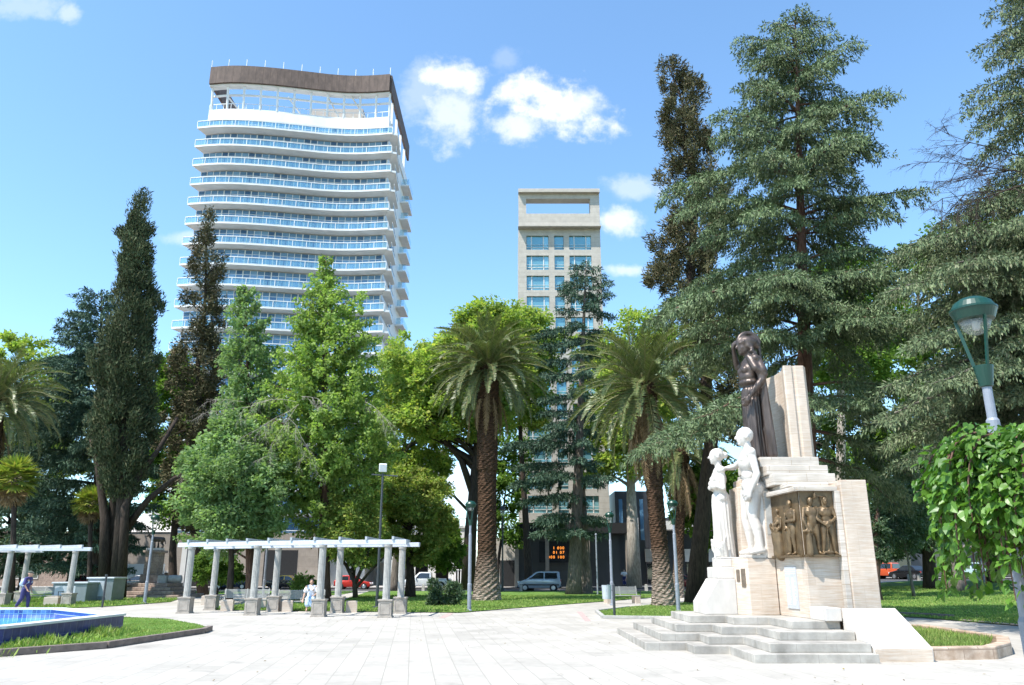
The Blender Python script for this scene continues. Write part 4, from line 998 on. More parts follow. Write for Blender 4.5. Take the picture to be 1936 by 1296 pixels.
def band(mb,c0,c1,z0,z1):
    n=len(c0); vs=[]
    for a,b in zip(c0,c1): vs+=[(*a,z0),(*b,z0),(*b,z1),(*a,z1)]
    fs=[]
    for i in range(n-1):
        for k in range(4): fs.append((i*4+k,i*4+(k+1)%4,(i+1)*4+(k+1)%4,(i+1)*4+k))
    fs+=[(3,2,1,0),((n-1)*4,(n-1)*4+1,(n-1)*4+2,(n-1)*4+3)]
    return mb.add(vs,fs)
def resample(c,n):
    L=[0]
    for i in range(len(c)-1): L.append(L[-1]+math.dist(c[i],c[i+1]))
    out=[]
    for k in range(n+1):
        s=L[-1]*k/n; i=max(j for j in range(len(L)) if L[j]<=s+1e-9); i=min(i,len(c)-2); u=(s-L[i])/(L[i+1]-L[i]); out.append((c[i][0]+(c[i+1][0]-c[i][0])*u,c[i][1]+(c[i+1][1]-c[i][1])*u))
    return out
NB=7; NP=28
wp=resample(wall_c,NP)
for k,z in enumerate(zs_):
    f=MB(); band(f,off(1.24,-44.4,-17.9),rail_c,z+.10,z+.30)
    sb=MB(); sb.prism([(-17.95,101.6),(-17.3,99.98),(-16.6,100.2),(-16.9,105.6),(-17.95,105.9)],z+.002,z+.30)
    f.v+= []; f.add(sb.v,sb.f)
    bal=f.build('balcony',M['white'],tw,world=True)
    rc=resample(rail_c,30); g=MB(); g2=MB()
    side=[rail_c[-1],(-16.75,100.25),(-17.0,105.5)]
    for i in range(30):
        a,b=rc[i],rc[i+1]; ax,ay=a[0]+(b[0]-a[0])*.05,a[1]+(b[1]-a[1])*.05; bx_,by_=a[0]+(b[0]-a[0])*.95,a[1]+(b[1]-a[1])*.95
        g.quad((ax,ay+.05,z+.36),(bx_,by_+.05,z+.36),(bx_,by_+.05,z+1.18),(ax,ay+.05,z+1.18))
    for i in range(5):
        a=(side[1][0]+(side[2][0]-side[1][0])*i/5,side[1][1]+(side[2][1]-side[1][1])*i/5); b=(side[1][0]+(side[2][0]-side[1][0])*(i+.9)/5,side[1][1]+(side[2][1]-side[1][1])*(i+.9)/5)
        g2.quad((*a,z+.36),(*b,z+.36),(*b,z+1.18),(*a,z+1.18))
    for gg_,nm_ in ((g,'glass_panels'),(g2,'side_glass_panels')):
        gl=gg_.build(nm_,M['railglass'],bal)
        for v in gl.data.vertices: v.co-=Vector((-31,110,0))
    r=MB(); n=len(rail_c)
    for zz,h in ((z+1.20,.10),(z+.30,.06)): band(r,[(x,y+.09) for x,y in rail_c],[(x,y-.01) for x,y in rail_c],zz,zz+h)
    r.bar((*side[1],z+1.25),(*side[2],z+1.25),.08,.08)
    for p in rc[::2]: r.box(p[0]-.035,p[0]+.035,p[1]+.0,p[1]+.08,z+.36,z+1.2)
    rr=r.build('railing',M['white'],bal)
    for v in rr.data.vertices: v.co-=Vector((-31,110,0))
    zt_=z+(2.20 if k==0 else 2.98); zb_=z+.30
    if k<14:
        for bay in range(NB):
            m=MB(); fr=MB()
            for j in range(4):
                a=wp[bay*4+j]; b=wp[bay*4+j+1]; d=Vector((b[0]-a[0],b[1]-a[1])); l=d.length; d/=l
                q0=(a[0]+d.x*.04,a[1]+d.y*.04); q1=(b[0]-d.x*.04,b[1]-d.y*.04)
                zm=zt_-.62
                zz=[zb_,zm,zt_] if rnd.random()<.8 else [zb_,zb_+.9,zm,zt_]
                for u in range(len(zz)-1): m.quad((*q0,zz[u]+.03),(*q1,zz[u]+.03),(*q1,zz[u+1]-.03),(*q0,zz[u+1]-.03))
                fr.box(a[0]-.035,a[0]+.035,a[1]-.06,a[1]+.05,zb_,zt_)
                for u in zz[1:-1]: fr.bar((a[0],a[1]-.01,u),(b[0],b[1]-.01,u),.06,.05)
            if bay==NB-1 : fr.box(b[0]-.06,b[0]+.06,b[1]-.06,b[1]+.05,zb_,zt_)
            a=wp[bay*4]; 
            if bay: fr.box(a[0]-.09,a[0]-.036,a[1]-.05,a[1]+.05,zb_,zt_)
            wo_=m.build('window',M['glass'],tw,world=True); ff=fr.build('window_frame',M['white'],wo_)
            for v in ff.data.vertices: v.co-=Vector((-31,110,0))
low=MB()
for z in zs_[14:]:
    for i in range(NP):
        a,b=wp[i],wp[i+1]; low.quad((a[0]+.05,a[1],z+.35),(b[0]-.05,b[1],z+.35),(b[0]-.05,b[1],z+2.95),(a[0]+.05,a[1],z+2.95))
o=low.build('window_strips',M['glass'],tw,world=True); o['kind']='stuff'
# right side: windows and rear balconies
for k in range(20):
    z=zs_[k]
    for y0,y1 in ((108.3,109.8),):
        xx=-18.20+.02*(y0-101)-.02; x1=xx
        m=MB().box(xx-.2,xx+.14,y0,y1,z+.9,z+2.5); m.build('side_window',M['glass'],tw,world=True)
    f=MB().box(-18.3,-16.9,115.6,120.6,z,z+.22); bb=f.build('rear_balcony',M['white'],tw,world=True)
    g=MB().add([(-18.0,115.65,z+.3),(-16.92,115.65,z+.3),(-16.92,120.55,z+.3),(-18.0,115.65,z+1.25),(-16.92,115.65,z+1.25),(-16.92,120.55,z+1.25)],[(0,1,4,3),(1,2,5,4)])
    gg=g.build('glass_panels',M['railglass'],bb)
    for v in gg.data.vertices: v.co-=Vector((-31,110,0))
# open roof frame with rust band
bandc=off(-.2); b=MB(); band(b,[(x,y+.35) for x,y in bandc],bandc,70.2,73.0)
b.build('roof_band',M['copper'],tw,world=True)
MB().box(-18.25,-17.9,100.86,121.2,70.2,73.0).build('roof_band',M['copper'],tw,world=True)
MB().box(-44.3,-43.95,99.3,121.2,70.2,73.0).build('roof_band',M['copper'],tw,world=True)
s=MB(); band(s,[(x,y+1.5) for x,y in bandc],[(x,y+.36) for x,y in bandc],70.0,70.5); s.build('roof_ring',M['white'],tw,world=True)
s=MB(); band(s,[(x,y+1.6) for x,y in off(.2)],[(x,y+1.35) for x,y in off(.2)],69.1,69.35); s.build('roof_ring',M['white'],tw,world=True)
ps=resample(off(1.1),11); ps2=resample(off(.1),10)
for x,y in ps[:-1]+[(ps[-1][0]-.3,ps[-1][1])]: MB().tube([(x+.3,y,66.5),(x+.3,y-.5,70.2)],.17,10).build('roof_post',M['white'],tw,world=True)
for x,y in ps2: MB().tube([(x,y,73.0),(x,y,74.3)],.06,6).build('roof_rod',M['white'],tw,world=True)
for y in (104,108.5,113,117.5): MB().box(-18.4,-18.05,y-.25,y+.25,66.5,70.2).build('roof_post',M['white'],tw,world=True)
r=MB(); band(r,[(x,y+.06) for x,y in off(1.0)],off(1.0),67.35,67.45)
for x,y in resample(off(1.03),24): r.box(x-.03,x+.03,y-.03,y+.03,66.5,67.4)
r.build('roof_railing',M['white'],tw,world=True)
MB().box(-31.5,-23.4,107.5,113,66.5,71.6).build('plant_room',M['beige'],tw,world=True)
for x,x2 in ((-42.5,-39),(-33.5,-30.5),(-27.5,-25.5),(-24,-21)): MB().tube([(x,101.8,69.9),(x2,106.5,66.6)],.12,8).build('roof_brace',M['white'],tw,world=True)
# podium at street level
pd=MB(); pd.box(-52,-22.5,96.4,98.6,0,6.2); pd.build('podium',M['tan'],tw,world=True)
for x0,x1,h in ((-50.5,-46.5,4.2),(-38.5,-35.2,4.4),(-29.5,-25.5,4.2)):
    MB().box(x0,x1,96.37,96.41,.1,h).build('podium_opening',M['void'],tw,world=True)
for q in ((-35.0,-33.8,96.0,96.39,.1,4.6),(-39.2,-38.6,96.0,96.39,.1,4.6),(-44,-40,95.9,96.39,1.6,1.85)): MB().box(*q).build('podium_trim',M['offwhite'],tw,world=True)

# ------------------------------------------------------------------ BEIGE HOTEL
HD=96.0
xl,xr=X(980,HD,51),X(1132,HD,51); HTOP=Zof(363,HD)
ht=thing('hotel_building','slim beige stone hotel tower with square window grid and open top frame','building',((xl+xr)/2,HD+6,0))
xs_=[xl,X(995.3,HD,42),X(1037.5,HD,42),X(1048.2,HD,42),X(1066.3,HD,42),X(1076.6,HD,42),X(1118.2,HD,42),xr]
MB().box(xl+.02,xr-.02,HD+.36,HD+14,0,Zof(405,HD)).build('core',M['beige'],ht,world=True)
zs0=Zof(472.5,HD); pitch=(Zof(472.5,HD)-Zof(588,HD))/3; whh=Zof(446,HD)-Zof(472.5,HD)
zov=Zof(434,HD); zfr=Zof(406,HD)
piers=[(xs_[0],xs_[1]),(xs_[2],xs_[3]),(xs_[4],xs_[5]),(xs_[6],xs_[7])]; bays=[(xs_[1],xs_[2],3),(xs_[3],xs_[4],1),(xs_[5],xs_[6],3)]
m=MB()
for a,b in piers: m.box(a,b,HD,HD+.359,7.2,zov)
rows=int((zs0-8)/pitch)+1
for a,b,_ in bays:
    top=zov
    for k in range(rows):
        z=zs0-k*pitch; m.box(a,b,HD+.003,HD+.359,z+whh,top); top=z
    m.box(a,b,HD+.003,HD+.359,7.2,top)
m.build('facade',M['beige'],ht,world=True)
for k in range(rows):
    z=zs0-k*pitch
    for a,b,n in bays:
        g=MB(); f=MB(); cuts=[a,a+(b-a)*.23,a+(b-a)*.77,b] if n==3 else [a,b]
        for i in range(len(cuts)-1): g.quad((cuts[i]+.03,HD+.28,z+.42),(cuts[i+1]-.03,HD+.28,z+.42),(cuts[i+1]-.03,HD+.28,z+whh),(cuts[i]+.03,HD+.28,z+whh)); g.quad((cuts[i]+.03,HD+.28,z),(cuts[i+1]-.03,HD+.28,z),(cuts[i+1]-.03,HD+.28,z+.36),(cuts[i]+.03,HD+.28,z+.36))
        for c in cuts[1:-1]: f.box(c-.06,c+.06,HD+.2,HD+.3,z,z+whh)
        f.box(a,b,HD+.2,HD+.3,z+.36,z+.42); f.box(a,b,HD+.12,HD+.15,z+.72,z+.76)
        w=g.build('window',M['glassteal'],ht,world=True); ff=f.build('window_frame',M['lampgrey'] if False else M['offwhite'],w)
        for v in ff.data.vertices: v.co-=Vector(ht.location)
m=MB(); m.box(xl-.05,xr+.05,HD-1.0,HD+.36,zov,Zof(425.6,HD-1)); m.build('cornice',M['beige'],ht,world=True)
z1=Zof(425.6,HD-1); z2=Zof(406,HD); 
MB().box(xl,xr,HD-.3,HD+.36,z1,z2).build('roof_parapet',M['beige'],ht,world=True)
m=MB(); m.box(xl,xs_[1],HD-.3,HD+1.2,z2,Zof(378,HD)); m.box(xs_[6],xr,HD-.3,HD+1.2,z2,Zof(378,HD)); m.box(xl,xr,HD-.3,HD+1.2,Zof(378,HD),HTOP-.5); m.build('top_frame',M['beige'],ht,world=True)
MB().box(xl-.02,xr+.02,HD-.95,HD+1.2,HTOP-.5,HTOP).build('top_slab',M['beige'],ht,world=True)
MB().box(xs_[1],xs_[6],HD+5,HD+5.05,z2,z2+1.0).build('roof_railing',M['railglass'],ht,world=True)
MB().box(X(1062,HD,46),xs_[6]-.3,HD+3,HD+6,z2-.5,z2+.95).build('roof_plant',M['beige'],ht,world=True)
# street level: dark entrance, wings, lit sign
MB().box(xl-.4,xr+2.2,HD-3.0,HD+.36,6.0,7.19).build('canopy',M['void'],ht,world=True)
MB().box(xl-.2,xr+1.8,HD+.0,HD+.355,0,5.99).build('entrance_wall',M['darkwall'],ht,world=True)
for x in (xl-.3,xl+3.2,xr-3.0,xr+1.6): MB().box(x-.22,x+.22,HD-2.7,HD-2.2,0,5.99).build('entrance_column',M['tan'],ht,world=True)
wxl=X(936,HD,3)
MB().box(wxl,xl-.21,HD-1.4,HD+8,0,5.6).build('side_wing',M['beige'],ht,world=True)
MB().box(wxl+.6,wxl+2.3,HD-1.43,HD-1.41,.1,3.0).build('wing_door',M['void'],ht,world=True)
# lit amber panel inside the entrance
M['amber']=mat('amber_lamps',(1.0,.30,.04),.5,var=.0,emis=.75)
sg=thing('lit_sign','dark display board with three rows of amber lit characters','sign',(X(1048,HD-2.6,3.9),HD-2.6,0))
MB().box(-1.75,1.75,-.05,.05,2.75,5.1).build('board',M['void'],sg)
def text(s,x,z,h,m,parent,name,y=-.06,sx=1.0):
    c=bpy.data.curves.new(name,'FONT'); c.body=s; c.size=h; c.align_x='RIGHT'; c.space_character=1.35; c.extrude=.006
    o=bpy.data.objects.new(name,c); COL.objects.link(o); dg=bpy.context.evaluated_depsgraph_get(); me=bpy.data.meshes.new_from_object(o.evaluated_get(dg)); bpy.data.objects.remove(o)
    R_=Matrix.Translation((x,y,z)) @ Matrix.Rotation(math.pi/2,4,'X') @ Matrix.Diagonal((sx,1,1,1)); me.transform(R_); me.materials.clear()
    return link(name,me,m,parent)
for i,(s,z) in enumerate((('1 000',4.22),('01 07',3.72),('000 100',3.20))): text(s,1.15,z,.44,M['amber'],sg,'lettering')

# ------------------------------------------------------------------ OTHER BUILDINGS along the far street
def simple_windows(t,rects,y,m='glass',name='window',depth=.06,frame_m='white'):
    for x0,x1,z0,z1 in rects:
        w=MB().box(x0,x1,y-.005,y+.05,z0,z1).build(name,M[m],t,world=True)
        f=MB(); e=.07
        f.box(x0-e,x1+e,y-.05,y+.04,z1,z1+e); f.box(x0-e,x1+e,y-.05,y+.04,z0-e,z0); f.box(x0-e,x0,y-.05,y+.04,z0,z1); f.box(x1,x1+e,y-.05,y+.04,z0,z1); f.box((x0+x1)/2-.03,(x0+x1)/2+.03,y-.03,y-.006,z0,z1)
        ff=f.build('window_frame',M[frame_m],w)
        for v in ff.data.vertices: v.co-=Vector(t.location)
M['roofwhite']=stone('pale_roof_tiles',(.55,.52,.50),(.70,.68,.66),band=(1,1,1),w=.35,h=.4,mortar=.05,joint=(.34,.32,.30),stain=.15)
ho=thing('house','low cream house with pale tiled gable roof beyond the brown pillar','house',(X(262,97),101,0))
hx0,hx1=X(228,97),X(308,97)
MB().box(hx0,hx1,97,104,0,6.2).build('wall',M['tan'],ho,world=True)
MB().box(hx0-.2,hx1+.2,96.8,96.99,4.0,6.3).build('upper_wall',M['white'],ho,world=True)
simple_windows(ho,[(hx0+.9,hx0+2.4,4.4,5.9)],96.78,'carglass')
MB().add([(hx0-.6,96.3,6.3),(hx1+.6,96.3,6.3),(hx1+.6,104.5,6.3),(hx0-.6,104.5,6.3),(hx0+1.2,99.5,9.2),(hx1-.6,99.5,9.2)],[(0,1,5,4),(1,2,5),(2,3,4,5),(3,0,4),(3,2,1,0)]).build('roof',M['roofwhite'],ho,world=True)
MB().box(hx0-1,hx1+1,94.4,94.6,0,2.6).build('garden_wall',M['offwhite'],ho,world=True)
lb_=thing('shop_building','long low tan building in shade behind the left pergola','building',(-64,101,0))
MB().box(-92,hx0-1.5,98,106,0,6.5).build('wall',M['plinthstone'],lb_,world=True)  # tan wall given a darker stone colour to stand for tree shade
simple_windows(lb_,[(-90+5*k,-87+5*k,1.0,3.6) for k in range(int((hx0+85)/5))],97.97,'carglass',frame_m='offwhite')
ap=thing('apartment_block','older apartment block with white balcony fronts and brown soffits behind palm','building',(X(800,108),112,0))
ax0,ax1=X(690,108),X(836,108)
MB().box(ax0,ax1-.9,108,118,0,17.2).build('wall',M['offwhite'],ap,world=True)
for k in range(5):
    z=2.9+3.0*k; b=MB().box(ax0,ax1,106.4,107.99,z,z+.25).box(ax0,ax1,106.4,106.55,z+.25,z+1.2).build('balcony',M['white'],ap,world=True)
    MB().box(ax0+.3,ax1-1.2,107.93,107.995,z+.4,z+2.6).build('window',M['carglass'],ap,world=True)
MB().box(ax0-.2,ax1+.3,106.2,118,17.2,17.6).build('roof',M['plinthstone'],ap,world=True)
ar=thing('arcade_building','white low building with round arches and balustrade behind the pickup','building',(X(830,98),101,0))
bx0,bx1=X(738,98),X(893,98)
m=MB(); m.box(bx0,bx1,98,98.5,4.3,6.9)
nar=4
for k in range(nar+1):
    x=bx0+(bx1-bx0)*k/nar; m.box(x-.45,x+.45,98,98.5,0,4.3)
for k in range(nar):
    xa=bx0+(bx1-bx0)*k/nar+.45; xb=bx0+(bx1-bx0)*(k+1)/nar-.45; c=(xa+xb)/2; r=(xb-xa)/2; prev=None
    for q in range(9):
        a=math.pi*q/8; p=(c-r*math.cos(a),3.1+1.15*math.sin(a))
        if prev: m.add([(prev[0],98.003,prev[1]),(p[0],98.003,p[1]),(p[0],98.003,4.299),(prev[0],98.003,4.299),(prev[0],98.497,prev[1]),(p[0],98.497,p[1]),(p[0],98.497,4.299),(prev[0],98.497,4.299)],[(0,1,2,3),(7,6,5,4),(0,4,5,1)])
        prev=p
m.build('arcade',M['offwhite'],ar,world=True)
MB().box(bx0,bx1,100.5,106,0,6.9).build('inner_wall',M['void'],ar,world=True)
m=MB(); m.box(bx0-.2,bx1+.2,97.8,106,6.9,7.15); m.box(bx0,bx1,97.95,98.1,7.9,8.05)
x=bx0
while x<bx1: m.lathe([(.07,7.15),(.12,7.35),(.07,7.6),(.09,7.9)],6,(x,98.02,0)); x+=.45
m.build('balustrade',M['white'],ar,world=True)
m=MB(); x=X(850,95.5)
while x<X(893,95.5): m.box(x-.05,x+.05,95.45,95.55,.2,1.9); x+=.32
m.box(X(850,95.5),X(893,95.5),95.4,95.6,1.9,2.0); m.box(X(850,95.5),X(893,95.5),95.4,95.6,0,.2); m.build('fence_rail',M['white'],ar,world=True)
db=thing('dark_building','dark grey modern building with slit windows right of the hotel','building',(X(1195,100),104,0))
dx0,dx1=X(1160,100),X(1238,100)
MB().box(X(1165,100,6),dx1,100,112,0,11.5).build('wall',M['darkwall'],db,world=True)
for k in range(3): MB().box(X(1172,100,6)+1.3*k,X(1172,100,6)+1.3*k+.45,99.96,100.01,5.5,10.5).build('slit_window',M['glass'],db,world=True)
MB().box(X(1160,99,3),X(1164.5,99,3),98.6,99.6,0,9.0).box(X(1199,97,3),X(1209,97,3),96.6,97.6,0,8.0).build('pale_pier',M['offwhite'],db,world=True)
sa=thing('shop_arcade','low shaded shopfronts with white awning edge behind the right palm','building',(X(1300,97),101,0))
sx0,sx1=X(1240,97),X(1420,97)
MB().box(sx0,sx1,99.5,108,0,8.2).build('wall',M['darkwall'],sa,world=True)
MB().box(sx0,sx1,96.2,99.49,6.6,7.6).build('awning',M['offwhite'],sa,world=True)
for k,(a,b) in enumerate(((1228,1246),(1305,1345),(1350,1400))):
    MB().box(X(a,97),X(b,97),98.9,99.1,2.9,4.4).build('shop_sign',M['offwhite'] if k else M['beige'],sa,world=True); MB().box(X(a,97)+.2,X(b,97)-.2,99.2,99.3,.3,2.7).build('shop_window',M['carglass'],sa,world=True)
rb=thing('long_shop_row','long dark shop row beyond the right lawn and parked cars','building',(60,104,0))
MB().box(X(1425,100),120,100,110,.3,8.5).build('wall',M['darkwall'],rb,world=True)
for k in range(12):
    x=X(1440,100)+7*k; MB().box(x,x+4.6,99.9,99.99,1.2,4.4).build('shop_window',M['carglass'],rb,world=True); MB().box(x-.2,x+4.8,98.6,99.98,4.6,4.9).build('awning',M['tan'],rb,world=True)
# ------------------------------------------------------------------ TREES
M['L_cedar']=leafmat('cedar_needles',(.066,.104,.046),(.150,.200,.096),0,c3=(.16,.19,.12))
M['L_cedarblue']=leafmat('dark_cedar_needles',(.034,.068,.046),(.085,.14,.090),0,c3=(.10,.14,.085))
M['L_cedargrey']=leafmat('grey_cedar_needles',(.072,.105,.052),(.15,.19,.095),0,c3=(.19,.19,.12))
M['L_cyp']=leafmat('cypress_scales',(.032,.050,.025),(.085,.105,.050),0,c3=(.10,.085,.045))
M['L_brown']=leafmat('brown_conifer_scales',(.052,.053,.026),(.118,.112,.055),0,c3=(.14,.10,.06))
M['L_ginkgo']=leafmat('fresh_green_leaves',(.16,.25,.06),(.29,.38,.115),.5)
M['L_blue']=leafmat('soft_green_leaves',(.14,.23,.095),(.25,.345,.16),.46)
M['L_tipa']=leafmat('yellowish_leaves',(.18,.27,.065),(.32,.40,.11),.5,c3=(.44,.43,.10))
M['L_olive']=leafmat('olive_yellow_leaves',(.14,.21,.045),(.28,.34,.08),.35,c3=(.28,.24,.06))
M['L_back']=leafmat('bright_green_leaves',(.060,.135,.022),(.15,.235,.045),.4)
M['L_grey']=leafmat('grey_green_leaves',(.05,.09,.05),(.11,.16,.09),.25,c3=(.2,.22,.16))
M['L_mul']=leafmat('mulberry_leaves',(.045,.125,.016),(.12,.235,.035),.35,rough=.4,spec=.4)
M['L_palm']=leafmat('palm_leaflets',(.070,.10,.038),(.155,.19,.068),.2,rough=.4,c3=(.20,.18,.08),spec=.45)
M['L_fan']=leafmat('fan_palm_leaves',(.13,.20,.035),(.30,.33,.06),.35,c3=(.32,.26,.07))
M['L_dead']=leafmat('dry_fronds',(.13,.085,.045),(.26,.18,.10),.15)
M['rachis']=mat('frond_stalk',(.17,.16,.06),.6,var=.2)
M['rachdead']=mat('dry_stalk',(.22,.15,.085),.8,var=.2)
def palmtrunk():
    m,t,N,L,B=nodes('palm_trunk'); B.inputs['Roughness'].default_value=.95; B.inputs['Specular IOR Level'].default_value=.1
    v=pos(N,L,(3.0,3.0,9)); f=noise(N,L,v,1.6,5,.65)
    w=N.new('ShaderNodeTexVoronoi'); w.inputs['Scale'].default_value=1.5; L.new(v,w.inputs['Vector'])
    sp=N.new('ShaderNodeSeparateXYZ'); L.new(pos(N,L),sp.inputs[0])
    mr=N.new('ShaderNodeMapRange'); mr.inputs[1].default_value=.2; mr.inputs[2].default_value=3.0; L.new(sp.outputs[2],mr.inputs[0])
    top=ramp(N,L,f,[(.3,(.022,.014,.010)),(.7,(.10,.058,.036))]); low=ramp(N,L,f,[(.3,(.08,.058,.042)),(.68,(.36,.30,.245))])  # upper trunk has its shade put in as darker colour; base paler
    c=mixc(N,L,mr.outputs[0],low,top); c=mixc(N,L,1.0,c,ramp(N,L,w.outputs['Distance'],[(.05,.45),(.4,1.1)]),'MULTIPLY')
    L.new(c,B.inputs['Base Color']); bump(N,L,B,w.outputs['Distance'],1.0,.10); return m
M['palmtrunk']=palmtrunk()
class Env:
    def __init__(s, prof, D):
        pts=sorted([(Zof(py,D),X(l,D,Zof(py,D)),X(r,D,Zof(py,D))) for py,l,r in prof])
        s.z=np.array([p[0] for p in pts]); s.l=np.array([p[1] for p in pts]); s.r=np.array([p[2] for p in pts]); s.D=D; s.lump=.20
    def at(s,z): return np.interp(z,s.z,s.l),np.interp(z,s.z,s.r)
    def sample(s,n,shell=.5,dep=.9,pw=1.0,front=False):
        zz=np.linspace(s.z[0],s.z[-1],400); l,r=s.at(zz); w=np.maximum(r-l,.05)**(1+pw); c=np.cumsum(w); c/=c[-1]
        z=np.interp(rng.random(n),c,zz); l,r=s.at(z); a=rng.uniform(0,2*math.pi,n); f=shell+(1-shell)*rng.random(n)**.6
        k=rng.random(n)<.22; f=np.where(k,rng.random(n)**.5*.8,f)
        q=rng.uniform(0,6.28,6); f=f*(.86+s.lump*(np.sin(3*a+q[0]+z*.9)+np.sin(5*a-z*1.7+q[1])+np.sin(2*a+z*2.6+q[2])+np.sin(z*1.3+q[3]))/2.2)
        h=(r-l)/2
        return np.stack([(l+r)/2+h*f*np.cos(a), s.D+h*dep*f*np.sin(a), z],1), a, f
def cluster(C, rc, per, flat=.8, pull=0.0):
    n=len(C); rc=np.broadcast_to(rc,(n,)); i=np.repeat(np.arange(n),per); o=rng.normal(0,1,(len(i),3)); o/= (1e-6+np.linalg.norm(o,axis=1,keepdims=True)); o*=(rng.random((len(i),1))**.45)
    o*=rc[i][:,None]*np.array([1,1,flat]); return C[i]+o, o, i
def tree_root(name,label,cat,px,D,group=None):
    q=gpt(px,D); return thing(name,label,cat,q,0,group)
def limbs(mb, trunk, targets, r0, rise=.35, n=5, sub=None):
    """curved limbs from points on the trunk to crown points"""
    zt=[p.z for p in trunk]
    for T in targets:
        T=Vector(T); h=max(zt[0]+.3*(zt[-1]-zt[0]), T.z-rise*(Vector((T.x,T.y,0))-Vector((trunk[-1].x,trunk[-1].y,0))).length-.4); h=min(h,zt[-1])
        i=max(j for j in range(len(zt)) if zt[j]<=h+1e-6); i=min(i,len(zt)-2); u=(h-zt[i])/(zt[i+1]-zt[i]+1e-9); S=trunk[i].lerp(trunk[i+1],u)
        L=(T-S).length; mid=S.lerp(T,.5)+Vector((rnd.uniform(-.08,.08)*L,rnd.uniform(-.08,.08)*L,.10*L))
        pts=[]; 
        for k in range(n+1):
            t=k/n; pts.append(S*(1-t)**2+mid*2*t*(1-t)+T*t*t)
        mb.tube(pts,[max(.012,r0*(1-.85*k/n)) for k in range(n+1)],5,False)
def trunk_path(base, top, n=7, wob=.12):
    base,top=Vector(base),Vector(top); return [base.lerp(top,k/n)+Vector((rnd.uniform(-wob,wob),rnd.uniform(-wob,wob),0))*(0 if k==0 else 1) for k in range(n+1)]
def broadleaf(label,px,D,prof,leaf,bark='bark',nc=260,per=160,rc=.7,L=.2,W=.15,shell=.55,dep=.9,r0=.25,name='broadleaf_tree',cat='tree',top=.75,droop=.3,flat=.75,nl=40,group=None,trunks=None,base=None,topo=None):
    t=tree_root(name,label,cat,px,D,group); b=Vector(t.location); e=Env(prof,D)
    C,a,f=e.sample(nc,shell,dep); 
    P_,o,i=cluster(C,rc*rng.uniform(.6,1.3,nc),per,flat)
    n=len(P_); ax=np.interp(P_[:,2],e.z,(e.l+e.r)/2); out=np.stack([P_[:,0]-ax,P_[:,1]-D,np.zeros(n)],1); out/= (np.linalg.norm(out,axis=1,keepdims=True)+.3)
    Dd=out*.6+o/(rc+.01)*.5+rng.normal(0,.55,(n,3)); Dd[:,2]-=droop
    Nn=rng.normal(0,.6,(n,3)); Nn[:,2]+=.9
    rhombs('crown',P_,Dd,Nn,L*np.clip(rng.lognormal(-.08,.38,n),.35,2.0),W*np.clip(rng.lognormal(-.05,.35,n),.4,1.9),M[leaf],t,off=tuple(b))
    zt=e.z[0]+(e.z[-1]-e.z[0])*top; l,r=e.at(zt); mb=MB()
    tp=[b+Vector((0,0,-.1))]+trunk_path(b+Vector((0,0,.6)),(( l+r)/2 if topo is None else X(topo,D,zt),D,zt),6,.10)
    if trunks is None: mb.tube(tp,[r0*1.35,r0*1.1]+[r0*(1-.8*k/6) for k in range(1,7)],9)
    else:
        for q in trunks:
            pp=[P(x,y,D+dd) for x,y,dd in q[0]]; mb.tube(pp,[q[1]*(1-.65*k/(len(pp)-1)) for k in range(len(pp))],8)
        tp=[P(x,y,D) for x,y,dd in trunks[0][0]]; tp.sort(key=lambda p:p.z)
    limbs(mb,tp,C[rng.permutation(nc)[:nl]],r0*.35)
    mb.build('trunk',M[bark],t,smooth=True,world=True); return t
def cypress(label,px,D,prof,leaf,bark='bark',nt=420,per=110,rc=.42,L=.26,W=.09,shell=.6,r0=.35,name='cypress_tree',trunks=None,up=1.0,dep=.9,lump=.22):
    t=tree_root(name,label,'tree',px,D); b=Vector(t.location); e=Env(prof,D); e.lump=lump
    C,a,f=e.sample(nt,shell,dep,pw=.35)
    P_,o,i=cluster(C,rc*rng.uniform(.6,1.25,nt),per,1.5); n=len(P_)
    ax=np.interp(P_[:,2],e.z,(e.l+e.r)/2); out=np.stack([P_[:,0]-ax,P_[:,1]-D,np.zeros(n)],1); out/= (np.linalg.norm(out,axis=1,keepdims=True)+.3)
    Dd=out*.55+rng.normal(0,.5,(n,3)); Dd[:,2]+=up; Nn=rng.normal(0,1,(n,3))
    rhombs('crown',P_,Dd,Nn,L*np.clip(rng.lognormal(-.08,.38,n),.35,2.0),W*np.clip(rng.lognormal(-.05,.35,n),.4,1.9),M[leaf],t,off=tuple(b))
    mb=MB(); zt=e.z[-1]-.4; l,r=e.at(zt)
    tp=[b+Vector((0,0,-.1))]+[Vector((( e.at(z)[0]+e.at(z)[1])/2,D,z)) for z in np.linspace(max(e.z[0],b.z+1.0),zt,9)]
    mb.tube(tp,[r0*1.3]+[r0*(1-.92*k/8) for k in range(9)],8)
    if trunks:
        for q in trunks: pp=[P(x,y,D+dd) for x,y,dd in q[0]]; mb.tube(pp,[q[1]*(1-.6*k/(len(pp)-1)) for k in range(len(pp))],8)
    limbs(mb,tp[1:],C[rng.permutation(nt)[:45]],r0*.2,.6)
    mb.build('trunk',M[bark],t,smooth=True,world=True); return t
